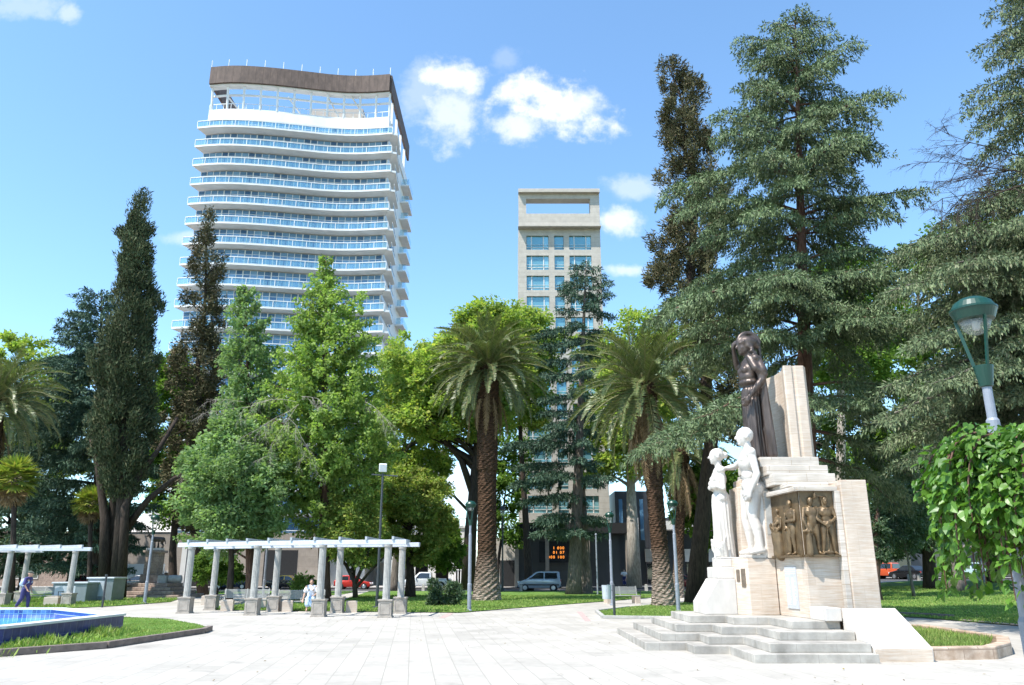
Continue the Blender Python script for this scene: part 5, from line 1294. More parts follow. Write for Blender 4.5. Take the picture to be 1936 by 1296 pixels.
def cedar(label,px,D,prof,leaf,bark='bark',step=.8,nb=4,dens=60,L=.22,W=.06,r0=.4,droop=.32,rise=.22,dep=.95,extra=(),top=None,hang=.4,tw=.36,name='cedar_tree',tipx=None,lean=0,zmin=None,skip=.0,rr=(.62,1.08),fill=None):
    t=tree_root(name,label,'tree',px,D); b=Vector(t.location); e=Env(prof,D)
    ztop=e.z[-1]; xt=X(tipx,D,ztop) if tipx else (e.l[-1]+e.r[-1])/2
    def trunk_x(z): u=np.clip((z-b.z)/(ztop-b.z),0,1); return b.x+(xt-b.x)*u
    S=[];A=[];LEN=[];RI=[];DR=[]
    z=max(e.z[0],zmin or -9)
    while z<ztop-.15:
        l,r=e.at(z); xx=trunk_x(z); u=(z-e.z[0])/(ztop-e.z[0])
        a0=rnd.uniform(0,6.28)
        for k in range(nb):
            if rnd.random()<skip: continue
            a=a0+2*math.pi*k/nb+rnd.uniform(-.4,.4); c=math.cos(a); s_=math.sin(a)
            rx=(r-xx) if c>0 else (xx-l); rx=max(rx,.12); ry=(r-l)/2*dep
            R_=1/math.sqrt((c/rx)**2+(s_/max(ry,.1))**2); R_*=rnd.uniform(*rr)
            rs=rise*(1 if u<.75 else 1+1.6*(u-.75)*4); dr=droop*rnd.uniform(.7,1.2)
            S.append((xx,D,z-(rs-dr)*R_)); A.append((c,s_)); LEN.append(R_); RI.append(rs); DR.append(dr)
        z+=step*rnd.uniform(.7,1.3)*(1 if u<.8 else .7)
    for (zx,zy,tx,ty,dd,rs,dr) in extra:        # named boughs: start on trunk at zy, tip pixel, depth offset
        T=P(tx,ty,D+dd); zs=Zof(zy,D); xx=float(trunk_x(zs)) if zx is None else X(zx,D,zs); v=Vector((T.x-xx,dd,0)); R_=v.length; v/=R_
        S.append((xx,D,T.z-(rs-dr)*R_)); A.append((v.x,v.y)); LEN.append(R_); RI.append(rs); DR.append(dr)
    S=np.array(S);A=np.array(A);LEN=np.array(LEN);RI=np.array(RI);DR=np.array(DR)
    def bough(i,tt): 
        d=np.stack([A[i,0],A[i,1],np.zeros(len(i))],1); return S[i]+d*(LEN[i]*tt)[:,None]+np.stack([np.zeros(len(i)),np.zeros(len(i)),LEN[i]*(RI[i]*tt-DR[i]*tt*tt)],1)
    # twigs
    ti=[];tt=[];ts=[]
    for k in range(len(S)):
        m=max(5,int(LEN[k]/.20)); u=np.linspace(.16,1.0,m)+rng.normal(0,.012,m); 
        ti+= [k]*(2*m); tt+= list(u)*2; ts+= [1]*m+[-1]*m
    ti=np.array(ti);tt=np.clip(np.array(tt),.1,1);ts=np.array(ts,float)
    tl=np.minimum(LEN[ti]*tw*(1.05-.8*tt)+.22,2.6)*rng.uniform(.6,1.25,len(ti)); 
    dirx=np.stack([A[ti,0],A[ti,1]],1); prp=np.stack([-A[ti,1],A[ti,0]],1)*ts[:,None]
    td=dirx*.75+prp*rng.uniform(.45,1.0,(len(ti),1)); td/=np.linalg.norm(td,axis=1,keepdims=True)
    B0=bough(ti,tt); per=np.maximum(3,(tl*dens*rng.uniform(.5,1.3,len(tl))).astype(int))
    j=np.repeat(np.arange(len(ti)),per); s=rng.random(len(j))**.8; n=len(j)
    C=B0[j]+np.concatenate([td[j]*(tl[j]*s)[:,None],(-(.42*tl[j]*s*s)-.02)[:,None]],1)+rng.normal(0,.045,(n,3))
    keep=(968+F*C[:,0]/(D*CT+(C[:,2]-HC)*ST)<2030)|(rng.random(n)<.3); C=C[keep]; j=j[keep]; s=s[keep]; n=len(C)
    h=rng.random(n)<hang
    Dd=np.concatenate([td[j],-.55*s[:,None]],1)+rng.normal(0,.55,(n,3)); Dd[h]=Dd[h]*.45+np.array([0,0,-1.0]); C[h,2]-=rng.random(h.sum())*.16
    Dd[~h,2]+=.35
    Nn=rng.normal(0,.7,(n,3)); Nn[:,2]+=.6
    if fill:
        fp,nc,rc,per=fill; fe=Env(fp,D); fe.lump=.26; FC,a_,f_=fe.sample(nc,.35,.85); FP,o,i=cluster(FC,rc*rng.uniform(.5,1.35,nc),per,.8); m=len(FP)
        d2=o/rc*.6+rng.normal(0,.55,(m,3)); d2[:,2]-=.4; n2=rng.normal(0,.6,(m,3)); n2[:,2]+=.8
        C=np.concatenate([C,FP]); Dd=np.concatenate([Dd,d2]); Nn=np.concatenate([Nn,n2]); n=len(C)
    rhombs('crown',C,Dd,Nn,L*rng.uniform(.6,1.35,n),W*rng.uniform(.7,1.4,n),M[leaf],t,off=tuple(b))
    mb=MB(); tp=[b+Vector((0,0,-.1))]+[Vector((float(trunk_x(q)),D,q)) for q in np.linspace(b.z+1.2,ztop-.2,10)]
    mb.tube(tp,[r0*1.35]+[max(.02,r0*(1-.95*k/9)) for k in range(10)],10)
    for k in range(len(S)):
        u=np.linspace(0,.97,6); p=bough(np.full(6,k),u); rb=.018+.012*LEN[k]
        mb.tube([tuple(q) for q in p],[max(.010,rb*(1-.8*q)) for q in u],5,False)
    sel=rng.permutation(len(ti))[:min(len(ti),700)]
    for q in sel:
        p=B0[q]; e2=p+np.array([td[q,0]*tl[q]*.7,td[q,1]*tl[q]*.7,-.2*tl[q]]); mb.tube([tuple(p),tuple(e2)],[.014,.006],3,False)
    mb.build('trunk',M[bark],t,smooth=True,world=True); return t
def frond_arrays(c, az, el, Lf, droop, nl, leaf, wid, acc, rach, twist=0.0, fold=.5):
    """one feather frond: arching stalk with two rows of leaflets"""
    d=np.array([math.cos(az),math.sin(az),0.0]); p=np.array(c,float); step=Lf/14; ang=el; pts=[p.copy()]
    for k in range(14):
        ang-=droop*(.4+1.2*k/14)/14*1.6; p=p+(d*math.cos(ang)+np.array([0,0,math.sin(ang)]))*step; pts.append(p.copy())
    pts=np.array(pts); rach.tube([tuple(q) for q in pts[::2]],[.045*(1-.85*k/7) for k in range(8)],4,False)
    u=np.linspace(.12,1,nl); q=np.stack([np.interp(u*14,np.arange(15),pts[:,k]) for k in range(3)],1); tg=np.gradient(q,axis=0); tg/=np.linalg.norm(tg,axis=1,keepdims=True)+1e-9
    side=np.array([-d[1],d[0],0]); up=np.cross(side,tg); up*=np.sign(up[:,2:3].sum()) if abs(up[:,2].sum())>1e-6 else 1
    ln=leaf*np.sin(np.pi*np.clip(u*.85+.12,0,1))**.7
    for s in (-1,1):
        D_=side*s*.8+tg*.75+up*fold+rng.normal(0,.12,(nl,3)); D_[:,2]-=.12
        N_=up*.8-side*s*.5+rng.normal(0,.15,(nl,3))
        acc.append((q,D_,N_,ln*rng.uniform(.85,1.1,nl),np.full(nl,wid)))
def date_palm(label,px,D,cpx,cpy,Rpx,nf=95,dead=26,r0=.45,seed=1,skirt=True,lean=None):
    t=tree_root('date_palm',label,'palm tree',px,D); b=Vector(t.location); c=P(cpx,cpy,D); Rf=Rpx/F*(D*CT+c.z*ST)
    acc=[]; ra=MB(); dk=[]; rd=MB()
    for k in range(nf):
        u=k/nf; el=rad(84)-rad(122)*u**1.05+rnd.uniform(-.1,.1); az=k*2.39996+rnd.uniform(-.2,.2)
        frond_arrays(tuple(c+Vector((.25*math.cos(az),.25*math.sin(az),.5*(1-u)))),az,el,Rf*rnd.uniform(.95,1.15)*(1 if u>.15 else .85),rnd.uniform(.55,.95)*(1.0 if u<.7 else .8),74,Rf*.13,.055,acc,ra)
    A_=[np.concatenate([q[k] for q in acc]) for k in range(5)]
    rhombs('crown',*A_,M['L_palm'],t,off=tuple(b))
    ra.build('frond_stalks',M['rachis'],t,world=True)
    if dead:
        for k in range(dead):
            az=k*2.39996+rnd.uniform(-.3,.3); frond_arrays(tuple(c+Vector((.35*math.cos(az),.35*math.sin(az),-.5-rnd.uniform(0,.9)))),az,rad(-58)-rnd.uniform(0,.4),Rf*rnd.uniform(.55,1.0),.35,40,Rf*.09,.05,dk,rd,fold=.1)
        A_=[np.concatenate([q[k] for q in dk]) for k in range(5)]
        rhombs('dead_fronds',*A_,M['L_dead'],t,off=tuple(b)); rd.build('dead_stalks',M['rachdead'],t,world=True)
    mb=MB(); H=c.z-b.z; n=int(H/.16); nn=22; vs=[];fs=[]
    for i in range(n+1):
        z=H*i/n; u=i/n; rr=r0*(1.38-.5*min(1,u*5)*1.0+ (.12 if u>.55 else 0)+.20*max(0,u-.8)*5)
        x=b.x+(c.x-b.x)*u; 
        for k in range(nn):
            a=2*math.pi*k/nn; q=rr*(1+.075*((i+k)%2)+rnd.uniform(-.03,.03)); vs.append((x+q*math.cos(a),D+q*math.sin(a),b.z-.08+z))
    for i in range(n):
        for k in range(nn): fs.append((i*nn+k,i*nn+(k+1)%nn,(i+1)*nn+(k+1)%nn,(i+1)*nn+k))
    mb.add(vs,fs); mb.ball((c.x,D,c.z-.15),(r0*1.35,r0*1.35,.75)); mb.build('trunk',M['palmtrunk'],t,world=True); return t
def fan_palm(label,px,D,cpx,cpy,Rpx,nf=34):
    t=tree_root('fan_palm',label,'palm tree',px,D); b=Vector(t.location); c=P(cpx,cpy,D); Rf=Rpx/F*(D*CT+c.z*ST); acc=[];dk=[];ra=MB()
    for k in range(nf+16):
        dead=k>=nf; u=k/nf; el=rad(80)-rad(115)*min(u,1) if not dead else rad(-60)-rnd.uniform(0,.4); az=k*2.39996; d=np.array([math.cos(az)*math.cos(el),math.sin(az)*math.cos(el),math.sin(el)])
        hub=np.array(c)+d*Rf*(.5 if not dead else .42)+np.array([0,0,-.1 if not dead else -.2]); ra.tube([tuple(c),tuple(hub)],[.025,.015],4,False)
        s=np.cross(d,[0,0,1]); s/=np.linalg.norm(s)+1e-6; up=np.cross(s,d); n=22; a=np.linspace(-2.0,2.0,n); D_=d[None]*np.cos(a)[:,None]+s[None]*np.sin(a)[:,None]; D_=D_+rng.normal(0,.06,(n,3)); D_[:,2]-=.22+.2*rng.random(n)
        N_=np.repeat(up[None],n,0)+rng.normal(0,.15,(n,3)); (dk if dead else acc).append((np.repeat(hub[None],n,0),D_,N_,Rf*.55*rng.uniform(.8,1.1,n),np.full(n,Rf*.085)))
    for nm,q,mm in (('crown',acc,'L_fan'),('dead_fronds',dk,'L_dead')):
        A_=[np.concatenate([z[k] for z in q]) for k in range(5)]; rhombs(nm,*A_,M[mm],t,off=tuple(b))
    ra.build('frond_stalks',M['rachis'],t,world=True)
    mb=MB(); mb.tube([b+Vector((0,0,-.1)),b.lerp(c,.3),b.lerp(c,.7),c],[.20,.14,.14,.20],12); mb.build('trunk',M['bark'],t,smooth=True,world=True); return t
def twigs(mb,p,d,L,r,depth,wob=1.0):
    p=Vector(p); d=Vector(d).normalized(); pts=[p]
    for k in range(4): d=(d+Vector((rnd.uniform(-.25,.25),rnd.uniform(-.25,.25),rnd.uniform(-.30,.10)))*wob).normalized(); pts.append(pts[-1]+d*L/4)
    mb.tube(pts,[r,r*.85,r*.7,r*.55,r*.35],4,False)
    if depth>0:
        for k in range(1,5):
            for _ in range(2):
                dd=(d+Vector((rnd.uniform(-1,1),rnd.uniform(-1,1),rnd.uniform(-.8,.5)))).normalized(); twigs(mb,pts[k],dd,L*rnd.uniform(.25,.5),r*.5,depth-1,wob)
def dead_branch(t,starts,rr=.011,mm='deadwood'):
    mb=MB()
    for (px,py,dd,tx,ty,td,L) in starts:
        a=P(px,py,t.location.y+dd); b=P(tx,ty,t.location.y+td); twigs(mb,a,b-a,(b-a).length*L,rr,3,1.0 if mm=='deadwood' else .35)
    return mb.build('dead_branches',M[mm],t,world=True)

# ---- left group
date_palm('large feathery date palm cut by the left edge of photo',-30,53,-8,765,118,nf=85,dead=26,r0=.45)
fan_palm('small yellow green fan palm above the left pergola beam',22,46.2,28,905,52)
fan_palm('smaller fan palm between left pergola and the dark cypress',168,54,172,950,38)
cedar('dark layered cedar left of the tall cypress',185,64,[(545,168,214),(580,120,232),(620,96,250),(660,60,270),(720,40,285),(800,0,300),(880,-20,300),(960,0,290),(1030,20,270),(1075,60,250)],'L_cedarblue',step=1.25,nb=5,dens=34,L=.30,W=.075,r0=.55,tipx=192,droop=.22,rise=.20,tw=.34)
cypress('tall dark pointed cypress with several trunks at left',222,52,[(365,258,270),(390,250,276),(430,238,282),(480,228,288),(530,222,292),(575,214,300),(620,205,292),(680,190,290),(740,180,290),(800,172,290),(850,172,286),(900,190,280),(940,205,262)],'L_cyp',nt=520,per=190,rc=.52,L=.25,W=.070,lump=.27,r0=.42,
  trunks=[([(208,1106,1.5),(212,1000,1.5),(218,900,1.0),(228,780,0)],.42),([(230,1106,-.5),(236,960,-.5),(262,900,0),(300,850,0),(335,790,.5)],.30),([(238,1000,.3),(280,945,.5),(330,905,.6),(372,880,.6)],.26),([(196,1106,.8),(198,980,.8),(185,880,.8),(170,820,.8)],.36)])
cypress('thin ragged brown conifer in front of white tower',385,61,[(400,392,397),(430,382,408),(470,366,414),(505,345,428),(540,358,420),(600,345,428),(640,338,428),(690,308,438),(750,315,442),(820,306,436),(900,306,420),(960,318,405),(1000,340,395)],'L_brown',nt=400,per=120,rc=.48,L=.27,W=.085,shell=.4,lump=.3,r0=.34,name='conifer_tree',up=.1)
tg=cedar('slender fresh green tree in front of the tower middle',474,49,[(535,460,470),(575,438,498),(620,428,512),(680,416,530),(740,410,545),(800,396,545),(860,370,545),(930,345,540),(985,340,530),(1012,350,500)],'L_blue','barkred',step=.75,nb=5,dens=34,L=.19,W=.15,r0=.27,droop=.25,rise=.62,hang=.35,tw=.26,name='broadleaf_tree',tipx=465,dep=.8,rr=(.7,1.15),fill=([(610,440,500),(680,425,525),(750,415,545),(830,385,545),(900,360,540),(980,350,530),(1010,370,490)],150,.50,80))
dead_branch(tg,[(470,770,-2.5,375,765,-4,1.0),(460,760,-2.5,400,740,-4,1.0),(455,850,-2.5,365,872,-4,1.1),(485,880,-3,482,960,-4,1.0),(480,890,-3,470,945,-4,1.0)])
tg2=cedar('tallest fresh green tree with spire top before the tower',612,47,[(480,611,621),(520,592,640),(560,574,676),(600,560,716),(640,535,724),(690,520,724),(740,505,735),(800,492,752),(860,480,752),(920,505,722),(970,540,690),(1005,570,650)],'L_ginkgo','barkred',step=.85,nb=5,dens=26,L=.19,W=.15,r0=.36,droop=.25,rise=.66,hang=.35,tw=.24,name='broadleaf_tree',tipx=616,dep=.8,rr=(.7,1.18),fill=([(525,600,632),(565,578,705),(605,556,724),(660,530,732),(720,515,735),(790,495,752),(860,485,755),(920,505,735),(980,550,690)],430,.46,62))
dead_branch(tg2,[(560,760,-4,470,742,-5,1.1),(565,765,-4,480,800,-5,1.1),(560,770,-4,500,845,-5,1.1),(545,790,-4,600,860,-5,.9),(570,750,-4,610,745,-5,1.0),(690,760,-3,745,790,-4,.9)])
broadleaf('soft green drooping tree at left of the tall fresh one',432,44.5,[(770,420,470),(820,380,510),(870,350,545),(920,330,560),(960,332,560),(1000,348,540),(1025,345,520)],'L_blue','bark',nc=240,per=170,rc=.55,L=.19,W=.14,r0=.18,shell=.4)
broadleaf('low yellowish pruned tree right of the floodlight mast',775,55,[(885,735,815),(915,700,850),(955,672,862),(1000,668,862),(1040,690,850),(1065,715,820)],'L_olive','bark',nc=240,per=170,rc=.6,L=.20,W=.14,r0=.32,shell=.5)
broadleaf('dark small tree forked low behind the pergola',672,46.5,[(930,640,700),(970,615,725),(1010,605,745),(1045,610,740),(1070,640,715)],'L_olive','bark',nc=130,per=150,rc=.5,L=.17,W=.11,r0=.16,shell=.5,nl=20,trunks=[([(672,1130,0),(670,1100,0),(655,1070,0),(630,1040,0)],.16),([(671,1105,0),(690,1060,0),(705,1020,0)],.12),([(668,1095,.2),(672,1050,.3),(665,1000,.4)],.11),([(672,1112,0),(705,1075,-.2),(735,1045,-.3)],.10)])
broadleaf('bushy young tree right of the pale green lamp and pickup',848,60,[(985,820,860),(1020,806,876),(1050,802,880),(1075,815,872)],'L_back','bark',nc=80,per=140,rc=.5,L=.19,W=.14,r0=.08,nl=14)
# ---- background yellow-green crowns
broadleaf('dark leafy tree low behind the far left fan palm',10,82,[(900,-50,70),(950,-60,100),(1010,-60,110),(1060,-40,100),(1085,-20,80)],'L_grey','bark',nc=130,per=140,rc=.9,L=.32,W=.24,r0=.3,nl=14)
broadleaf('dark leafy tree behind the grey waste containers',130,86,[(930,80,190),(980,70,205),(1040,75,205),(1075,90,190)],'L_grey','bark',nc=110,per=140,rc=.9,L=.32,W=.24,r0=.3,nl=14)
broadleaf('yellowish domed tree behind the far left palm',45,84,[(640,0,88),(660,-40,120),(700,-70,150),(780,-90,170),(860,-90,170),(930,-70,150)],'L_tipa','bark',nc=260,per=170,rc=1.05,L=.36,W=.26,r0=.5,droop=.1)
broadleaf('green rounded tree filling the gap right of the cypress',325,80,[(668,300,350),(700,285,380),(760,275,400),(840,280,410),(920,285,400),(990,300,390)],'L_back','bark',nc=170,per=160,rc=.95,L=.34,W=.25,r0=.4,droop=.1)
broadleaf('spreading yellow topped tree with dark forked trunk behind centre palm',890,70,[(585,880,990),(600,850,1015),(640,838,1020),(675,760,1020),(705,735,1010),(750,720,990),(790,725,960),(830,760,930)],'L_tipa','bark',nc=430,per=190,rc=.95,L=.30,W=.21,shell=.6,r0=.55,droop=.1,nl=60,trunks=[([(884,1116,0),(890,1000,0),(898,900,0),(905,800,0),(930,690,0)],.62),([(893,930,0),(872,870,0),(820,805,-.5),(770,760,-.5)],.34),([(898,890,0),(850,840,1),(790,800,1),(745,770,1)],.22),([(884,965,0),(860,940,-1),(828,920,-1),(795,905,-1)],.14)])
broadleaf('hazy green tree between tower base and the centre palm',745,78,[(640,735,800),(670,720,830),(720,700,850),(790,690,860),(860,690,860),(930,690,850)],'L_tipa','barkgrey',nc=230,per=150,rc=.95,L=.33,W=.23,r0=.4,shell=.5)
broadleaf('yellow topped tree left of the centre cedar',1000,80,[(588,930,1020),(610,905,1050),(660,890,1060),(730,900,1050),(800,930,1040)],'L_tipa','bark',nc=240,per=160,rc=1.0,L=.34,W=.24,r0=.4)
broadleaf('yellow topped tree behind the right palm crown',1195,82,[(600,1140,1250),(625,1110,1290),(680,1090,1310),(760,1085,1310),(840,1100,1300),(900,1120,1290)],'L_tipa','barkpale',nc=300,per=160,rc=1.05,L=.35,W=.25,r0=.7,trunks=[([(1200,1112,0),(1196,1000,0),(1192,900,0),(1195,780,0)],.75)])
broadleaf('dense green tree low behind dark hotel entrance side',940,90,[(800,935,985),(840,925,1000),(920,918,1000),(980,915,995),(1030,930,985)],'L_back','bark',nc=90,per=130,rc=.9,L=.33,W=.24,r0=.2,nl=14)
# ---- centre
date_palm('tall date palm with full crown in centre of photo',920,48.9,922,702,113,nf=110,dead=26,r0=.62)
cedar('dark layered cedar in front of the beige hotel',1085,64,[(490,1095,1124),(520,1066,1156),(560,1020,1184),(590,1030,1165),(640,1005,1165),(700,1000,1150),(760,980,1130),(830,960,1140),(900,945,1150),(960,945,1155),(1010,975,1145)],'L_cedarblue','barkgrey',step=1.35,nb=4,dens=42,L=.29,W=.070,r0=.55,tipx=1108,droop=.20,rise=.16,skip=.12)
o=MB(); o.tube([gpt(1110,66)+Vector((0,0,-.1)),gpt(1108,66)+Vector((0,0,4)),gpt(1104,66)+Vector((0,0,9))],[.5,.36,.3],10); o=o.build('bare_trunk',M['barkgrey']); tag(o,'straight bare grey trunk beside the centre cedar','tree trunk')
date_palm('date palm with long drooping fronds left of monument',1257,41.6,1221,738,146,nf=92,dead=46,r0=.47)
date_palm('rear date palm with pale rough trunk behind right palm',1280,56,1290,860,95,nf=55,dead=36,r0=.36)
cypress('tall crooked brown cypress left of the big cedar',1310,45,[(112,1238,1268),(125,1232,1300),(160,1258,1318),(200,1250,1335),(240,1228,1342),(300,1242,1352),(350,1262,1372),(420,1262,1390),(470,1226,1372),(520,1218,1372),(560,1240,1390),(620,1270,1410),(690,1262,1400),(760,1270,1405),(830,1290,1400)],'L_brown',nt=430,per=190,rc=.46,L=.23,W=.072,shell=.62,lump=.36,r0=.40,up=.4)
# ---- right: the great cedar, its neighbours and the edge cedar
cedar('huge grey green cedar towering behind the stone stele',1536,30,[(28,1480,1528),(60,1408,1575),(95,1396,1580),(130,1392,1612),(180,1372,1608),(225,1330,1670),(280,1286,1668),(330,1282,1655),(380,1268,1690),(440,1244,1690),(500,1244,1660),(560,1256,1680),(620,1262,1720),(680,1270,1740)],'L_cedar','barkred',step=1.12,nb=7,dens=74,L=.165,W=.046,r0=.40,tipx=1503,droop=.42,rise=.30,hang=.55,skip=.12,tw=.36,rr=(.5,1.14),
  extra=[(None,400,1738,360,-1.0,.30,.16),(None,560,1765,640,-3.0,.20,.42),(None,600,1700,600,-4.5,.16,.42),(None,540,1250,600,-3,.10,.40),(None,640,1775,760,-2,.1,.35),(None,700,1750,830,0,.05,.35),(None,720,1640,760,-3.0,.1,.3),(None,760,1720,900,2,.0,.30),(None,740,1300,830,-5.5,.08,.34),(None,720,1235,850,-5.0,.10,.36),(None,760,1345,785,-6.0,.10,.30),(None,800,1700,960,3,.0,.30),(None,650,1480,520,-5,.2,.3)])
cedar('grey green cedar filling right edge with bare dead boughs',2010,24,[(-160,1960,2060),(-60,1905,2110),(20,1860,2150),(90,1846,2170),(160,1832,2190),(230,1838,2190),(290,1880,2190),(420,1800,2250),(460,1745,2280),(520,1720,2290),(600,1740,2290),(680,1800,2290),(730,1700,2300),(800,1700,2300),(880,1760,2300)],'L_cedargrey','barkgrey',step=.85,nb=7,dens=58,L=.155,W=.042,r0=.42,tipx=2005,droop=.34,rise=.20,hang=.5,skip=.12,zmin=3.2,rr=(.75,1.06),extra=[(None,470,1690,480,-1,.2,.3),(None,440,1745,455,-2,.2,.3),(None,520,1700,545,-2.5,.2,.3),(None,560,1720,600,1,.2,.3),(None,600,1760,640,-3,.15,.3),(None,690,1690,725,-1,.15,.3),(None,740,1675,790,-2,.15,.32),(None,760,1700,830,1,.15,.3),(None,800,1720,870,-1,.1,.3),(None,830,1760,920,2,.1,.3),(None,520,1800,500,-3.5,.2,.3),(None,700,1790,720,-3.5,.15,.3)])
ed=[o for o in SC.objects if o.get('label','').startswith('grey green cedar filling')][0]
dead_branch(ed,[(1960,300,-1,1775,268,-1.5,1.0),(1960,330,-1.5,1765,300,-2,1.0),(1960,360,-1,1768,350,-1.5,1.0),(1950,345,-2,1800,385,-2.5,1.0),(1960,380,0,1790,410,0,.9),(1950,320,1,1800,330,1,1.0),(1950,370,1,1785,385,1,1.0)],.026,'bark')
broadleaf('bright green leafy tree rising behind the right cedars',1760,62,[(420,1770,1900),(460,1700,1950),(510,1640,2010),(580,1540,2030),(660,1540,2040),(760,1540,2040),(860,1560,2040),(940,1600,2030)],'L_back','bark',nc=520,per=170,rc=1.0,L=.30,W=.22,r0=.45,shell=.5,topo=1735)
broadleaf('pale barked tall tree right of the great cedar trunk',1592,48,[(470,1560,1640),(560,1530,1680),(640,1540,1690),(720,1560,1700)],'L_back','barkpale',nc=120,per=150,rc=.8,L=.25,W=.16,r0=.42,shell=.5,topo=1592)
broadleaf('dark dense tree between monument and the street',1560,66,[(740,1490,1660),(800,1440,1720),(870,1400,1760),(950,1390,1780),(1020,1400,1790),(1062,1440,1700)],'L_grey','bark',nc=260,per=160,rc=.95,L=.30,W=.22,r0=.4)
broadleaf('dark leafy tree behind the robed statue',1335,58,[(860,1290,1380),(900,1265,1400),(950,1262,1405),(1000,1285,1400),(1030,1300,1390)],'L_back','bark',nc=110,per=150,rc=.8,L=.28,W=.2,r0=.22,nl=18)
broadleaf('thin grey green sapling with slanting stem on right lawn',1728,52,[(905,1660,1750),(940,1650,1765),(985,1652,1765),(1025,1665,1755),(1045,1690,1740)],'L_grey','barkgrey',nc=150,per=120,rc=.5,L=.15,W=.09,r0=.09,shell=.4,topo=1700,name='young_tree',nl=26)
broadleaf('tree with stout leaning trunk right of sapling',1812,58,[(760,1740,1870),(830,1700,1920),(900,1690,1930),(970,1720,1920),(1015,1760,1890)],'L_cedarblue','barkgrey',nc=170,per=140,rc=.8,L=.26,W=.17,r0=.55,shell=.5,topo=1790)
broadleaf('dark trunked tree behind the far right lawn lamp',1878,70,[(800,1830,1960),(870,1800,1990),(950,1800,1990),(1010,1830,1960)],'L_back','bark',nc=120,per=140,rc=.95,L=.3,W=.22,r0=.5)
broadleaf('ivy covered trunk right behind the monument edge',1655,48,[(930,1640,1672),(990,1640,1680),(1060,1640,1684)],'L_grey','barkred',nc=50,per=90,rc=.25,L=.14,W=.11,r0=.34,nl=6,top=.9)
# ---- shrubs
broadleaf('clipped dome shaped weeping shrub behind first pergola columns',409,52,[(1051,380,438),(1060,368,448),(1075,363,454),(1092,366,452),(1100,380,440)],'L_back','bark',nc=100,per=130,rc=.32,L=.16,W=.12,r0=.08,name='dome_shrub',cat='shrub',nl=12,shell=.75,droop=.8)
broadleaf('rounded light green bush left of the seated woman',575,50,[(1091,562,592),(1100,556,598),(1115,553,600),(1130,556,598)],'L_ginkgo','bark',nc=50,per=110,rc=.30,L=.16,W=.12,r0=.04,name='bush',cat='shrub',nl=6,shell=.6)
for px,lb in ((822,'upright dark spiky shrub left of its twin by the pale lamp'),(856,'upright dark shrub nearest the pale green centre lamp')):
    broadleaf(lb,px,41.5,[(1098,px-4,px+5),(1115,px-11,px+12),(1135,px-14,px+15),(1150,px-12,px+13)],'L_grey','bark',nc=30,per=80,rc=.20,L=.20,W=.07,r0=.04,name='dark_shrub',cat='shrub',nl=8,droop=-.5)
# ---- near weeping tree at right edge: large folded leaves on arching shoots
def weeping_tree():
    D0=7.4; c=P(2016,908,D0); b=Vector((c.x,D0,0)); t=thing('weeping_tree','leafy weeping tree with large leaves close by at right edge','tree',b)
    mb=MB(); mb.tube([b+Vector((0,0,-.05)),b+Vector((.03,0,.9)),b+Vector((0,0,c.z+.1))],[.10,.085,.08],10)
    Q=[];Dd=[];Nn=[]
    for k in range(330):
        az=rnd.uniform(0,2*math.pi); R_=rnd.uniform(.35,1.20)*(1.0 if math.cos(az)<0 else .85); h=rnd.uniform(.0,.36); dz=rnd.uniform(.15,1.25); d=Vector((math.cos(az),math.sin(az),0)); p0=c+Vector((0,0,.05)); pts=[]
        for j in range(9):
            u=j/8; pts.append(p0+d*(R_*math.sin(min(1,u*1.15)*math.pi/2))+Vector((0,0,h*math.sin(math.pi*min(1,u*1.3)*.75)*1.2-dz*max(0,u-.35)**1.5*1.9)))
        mb.tube(pts,[.020*(1-.75*j/8) for j in range(9)],5,False)
        m=int(105*R_)+8
        for j in range(m):
            u=(j+rnd.random())/m*7.99; i=int(u); p=pts[i].lerp(pts[i+1],u-i); tg=(pts[i+1]-pts[i]).normalized(); s=Vector((-tg.y,tg.x,0))*(1 if j%2 else -1)
            q=p+s*.02+Vector((rnd.gauss(0,.04),rnd.gauss(0,.04),rnd.gauss(0,.05))); v=(s*.8+tg*.3+d*.45+Vector((rnd.gauss(0,.45),rnd.gauss(0,.45),-.32+rnd.gauss(0,.35)))).normalized()
            Q.append(q);Dd.append(v);Nn.append((Vector((0,0,.8))+d*.5+Vector((rnd.gauss(0,.5),rnd.gauss(0,.5),rnd.gauss(0,.3)))).normalized())
    mb.build('branches',M['barkred'],t,smooth=True,world=True)
    vs=[];fs=[]
    for q,v,n_ in zip(Q,Dd,Nn):
        L=min(.12,max(.035,rnd.lognormvariate(-2.65,.33))); s=v.cross(n_).normalized(); n_=s.cross(v); w=L*rnd.uniform(.36,.46); k=len(vs); f=n_*(.10*L); cu=n_*(-.16*L)
        vs+=[q,q+v*L*.50+cu*.3,q+v*L+cu, q-v*L*.04+s*w*.55+f,q+v*L*.30+s*w+f,q+v*L*.68+s*w*.66+f+cu*.5, q-v*L*.04-s*w*.55+f,q+v*L*.30-s*w+f,q+v*L*.68-s*w*.66+f+cu*.5]
        fs+=[(k,k+3,k+4,k+1),(k+1,k+4,k+5,k+2),(k+1,k+7,k+6,k),(k+2,k+8,k+7,k+1)]
    o=MB().add(vs,fs).build('crown',M['L_mul'],t,world=True); return t
weeping_tree()
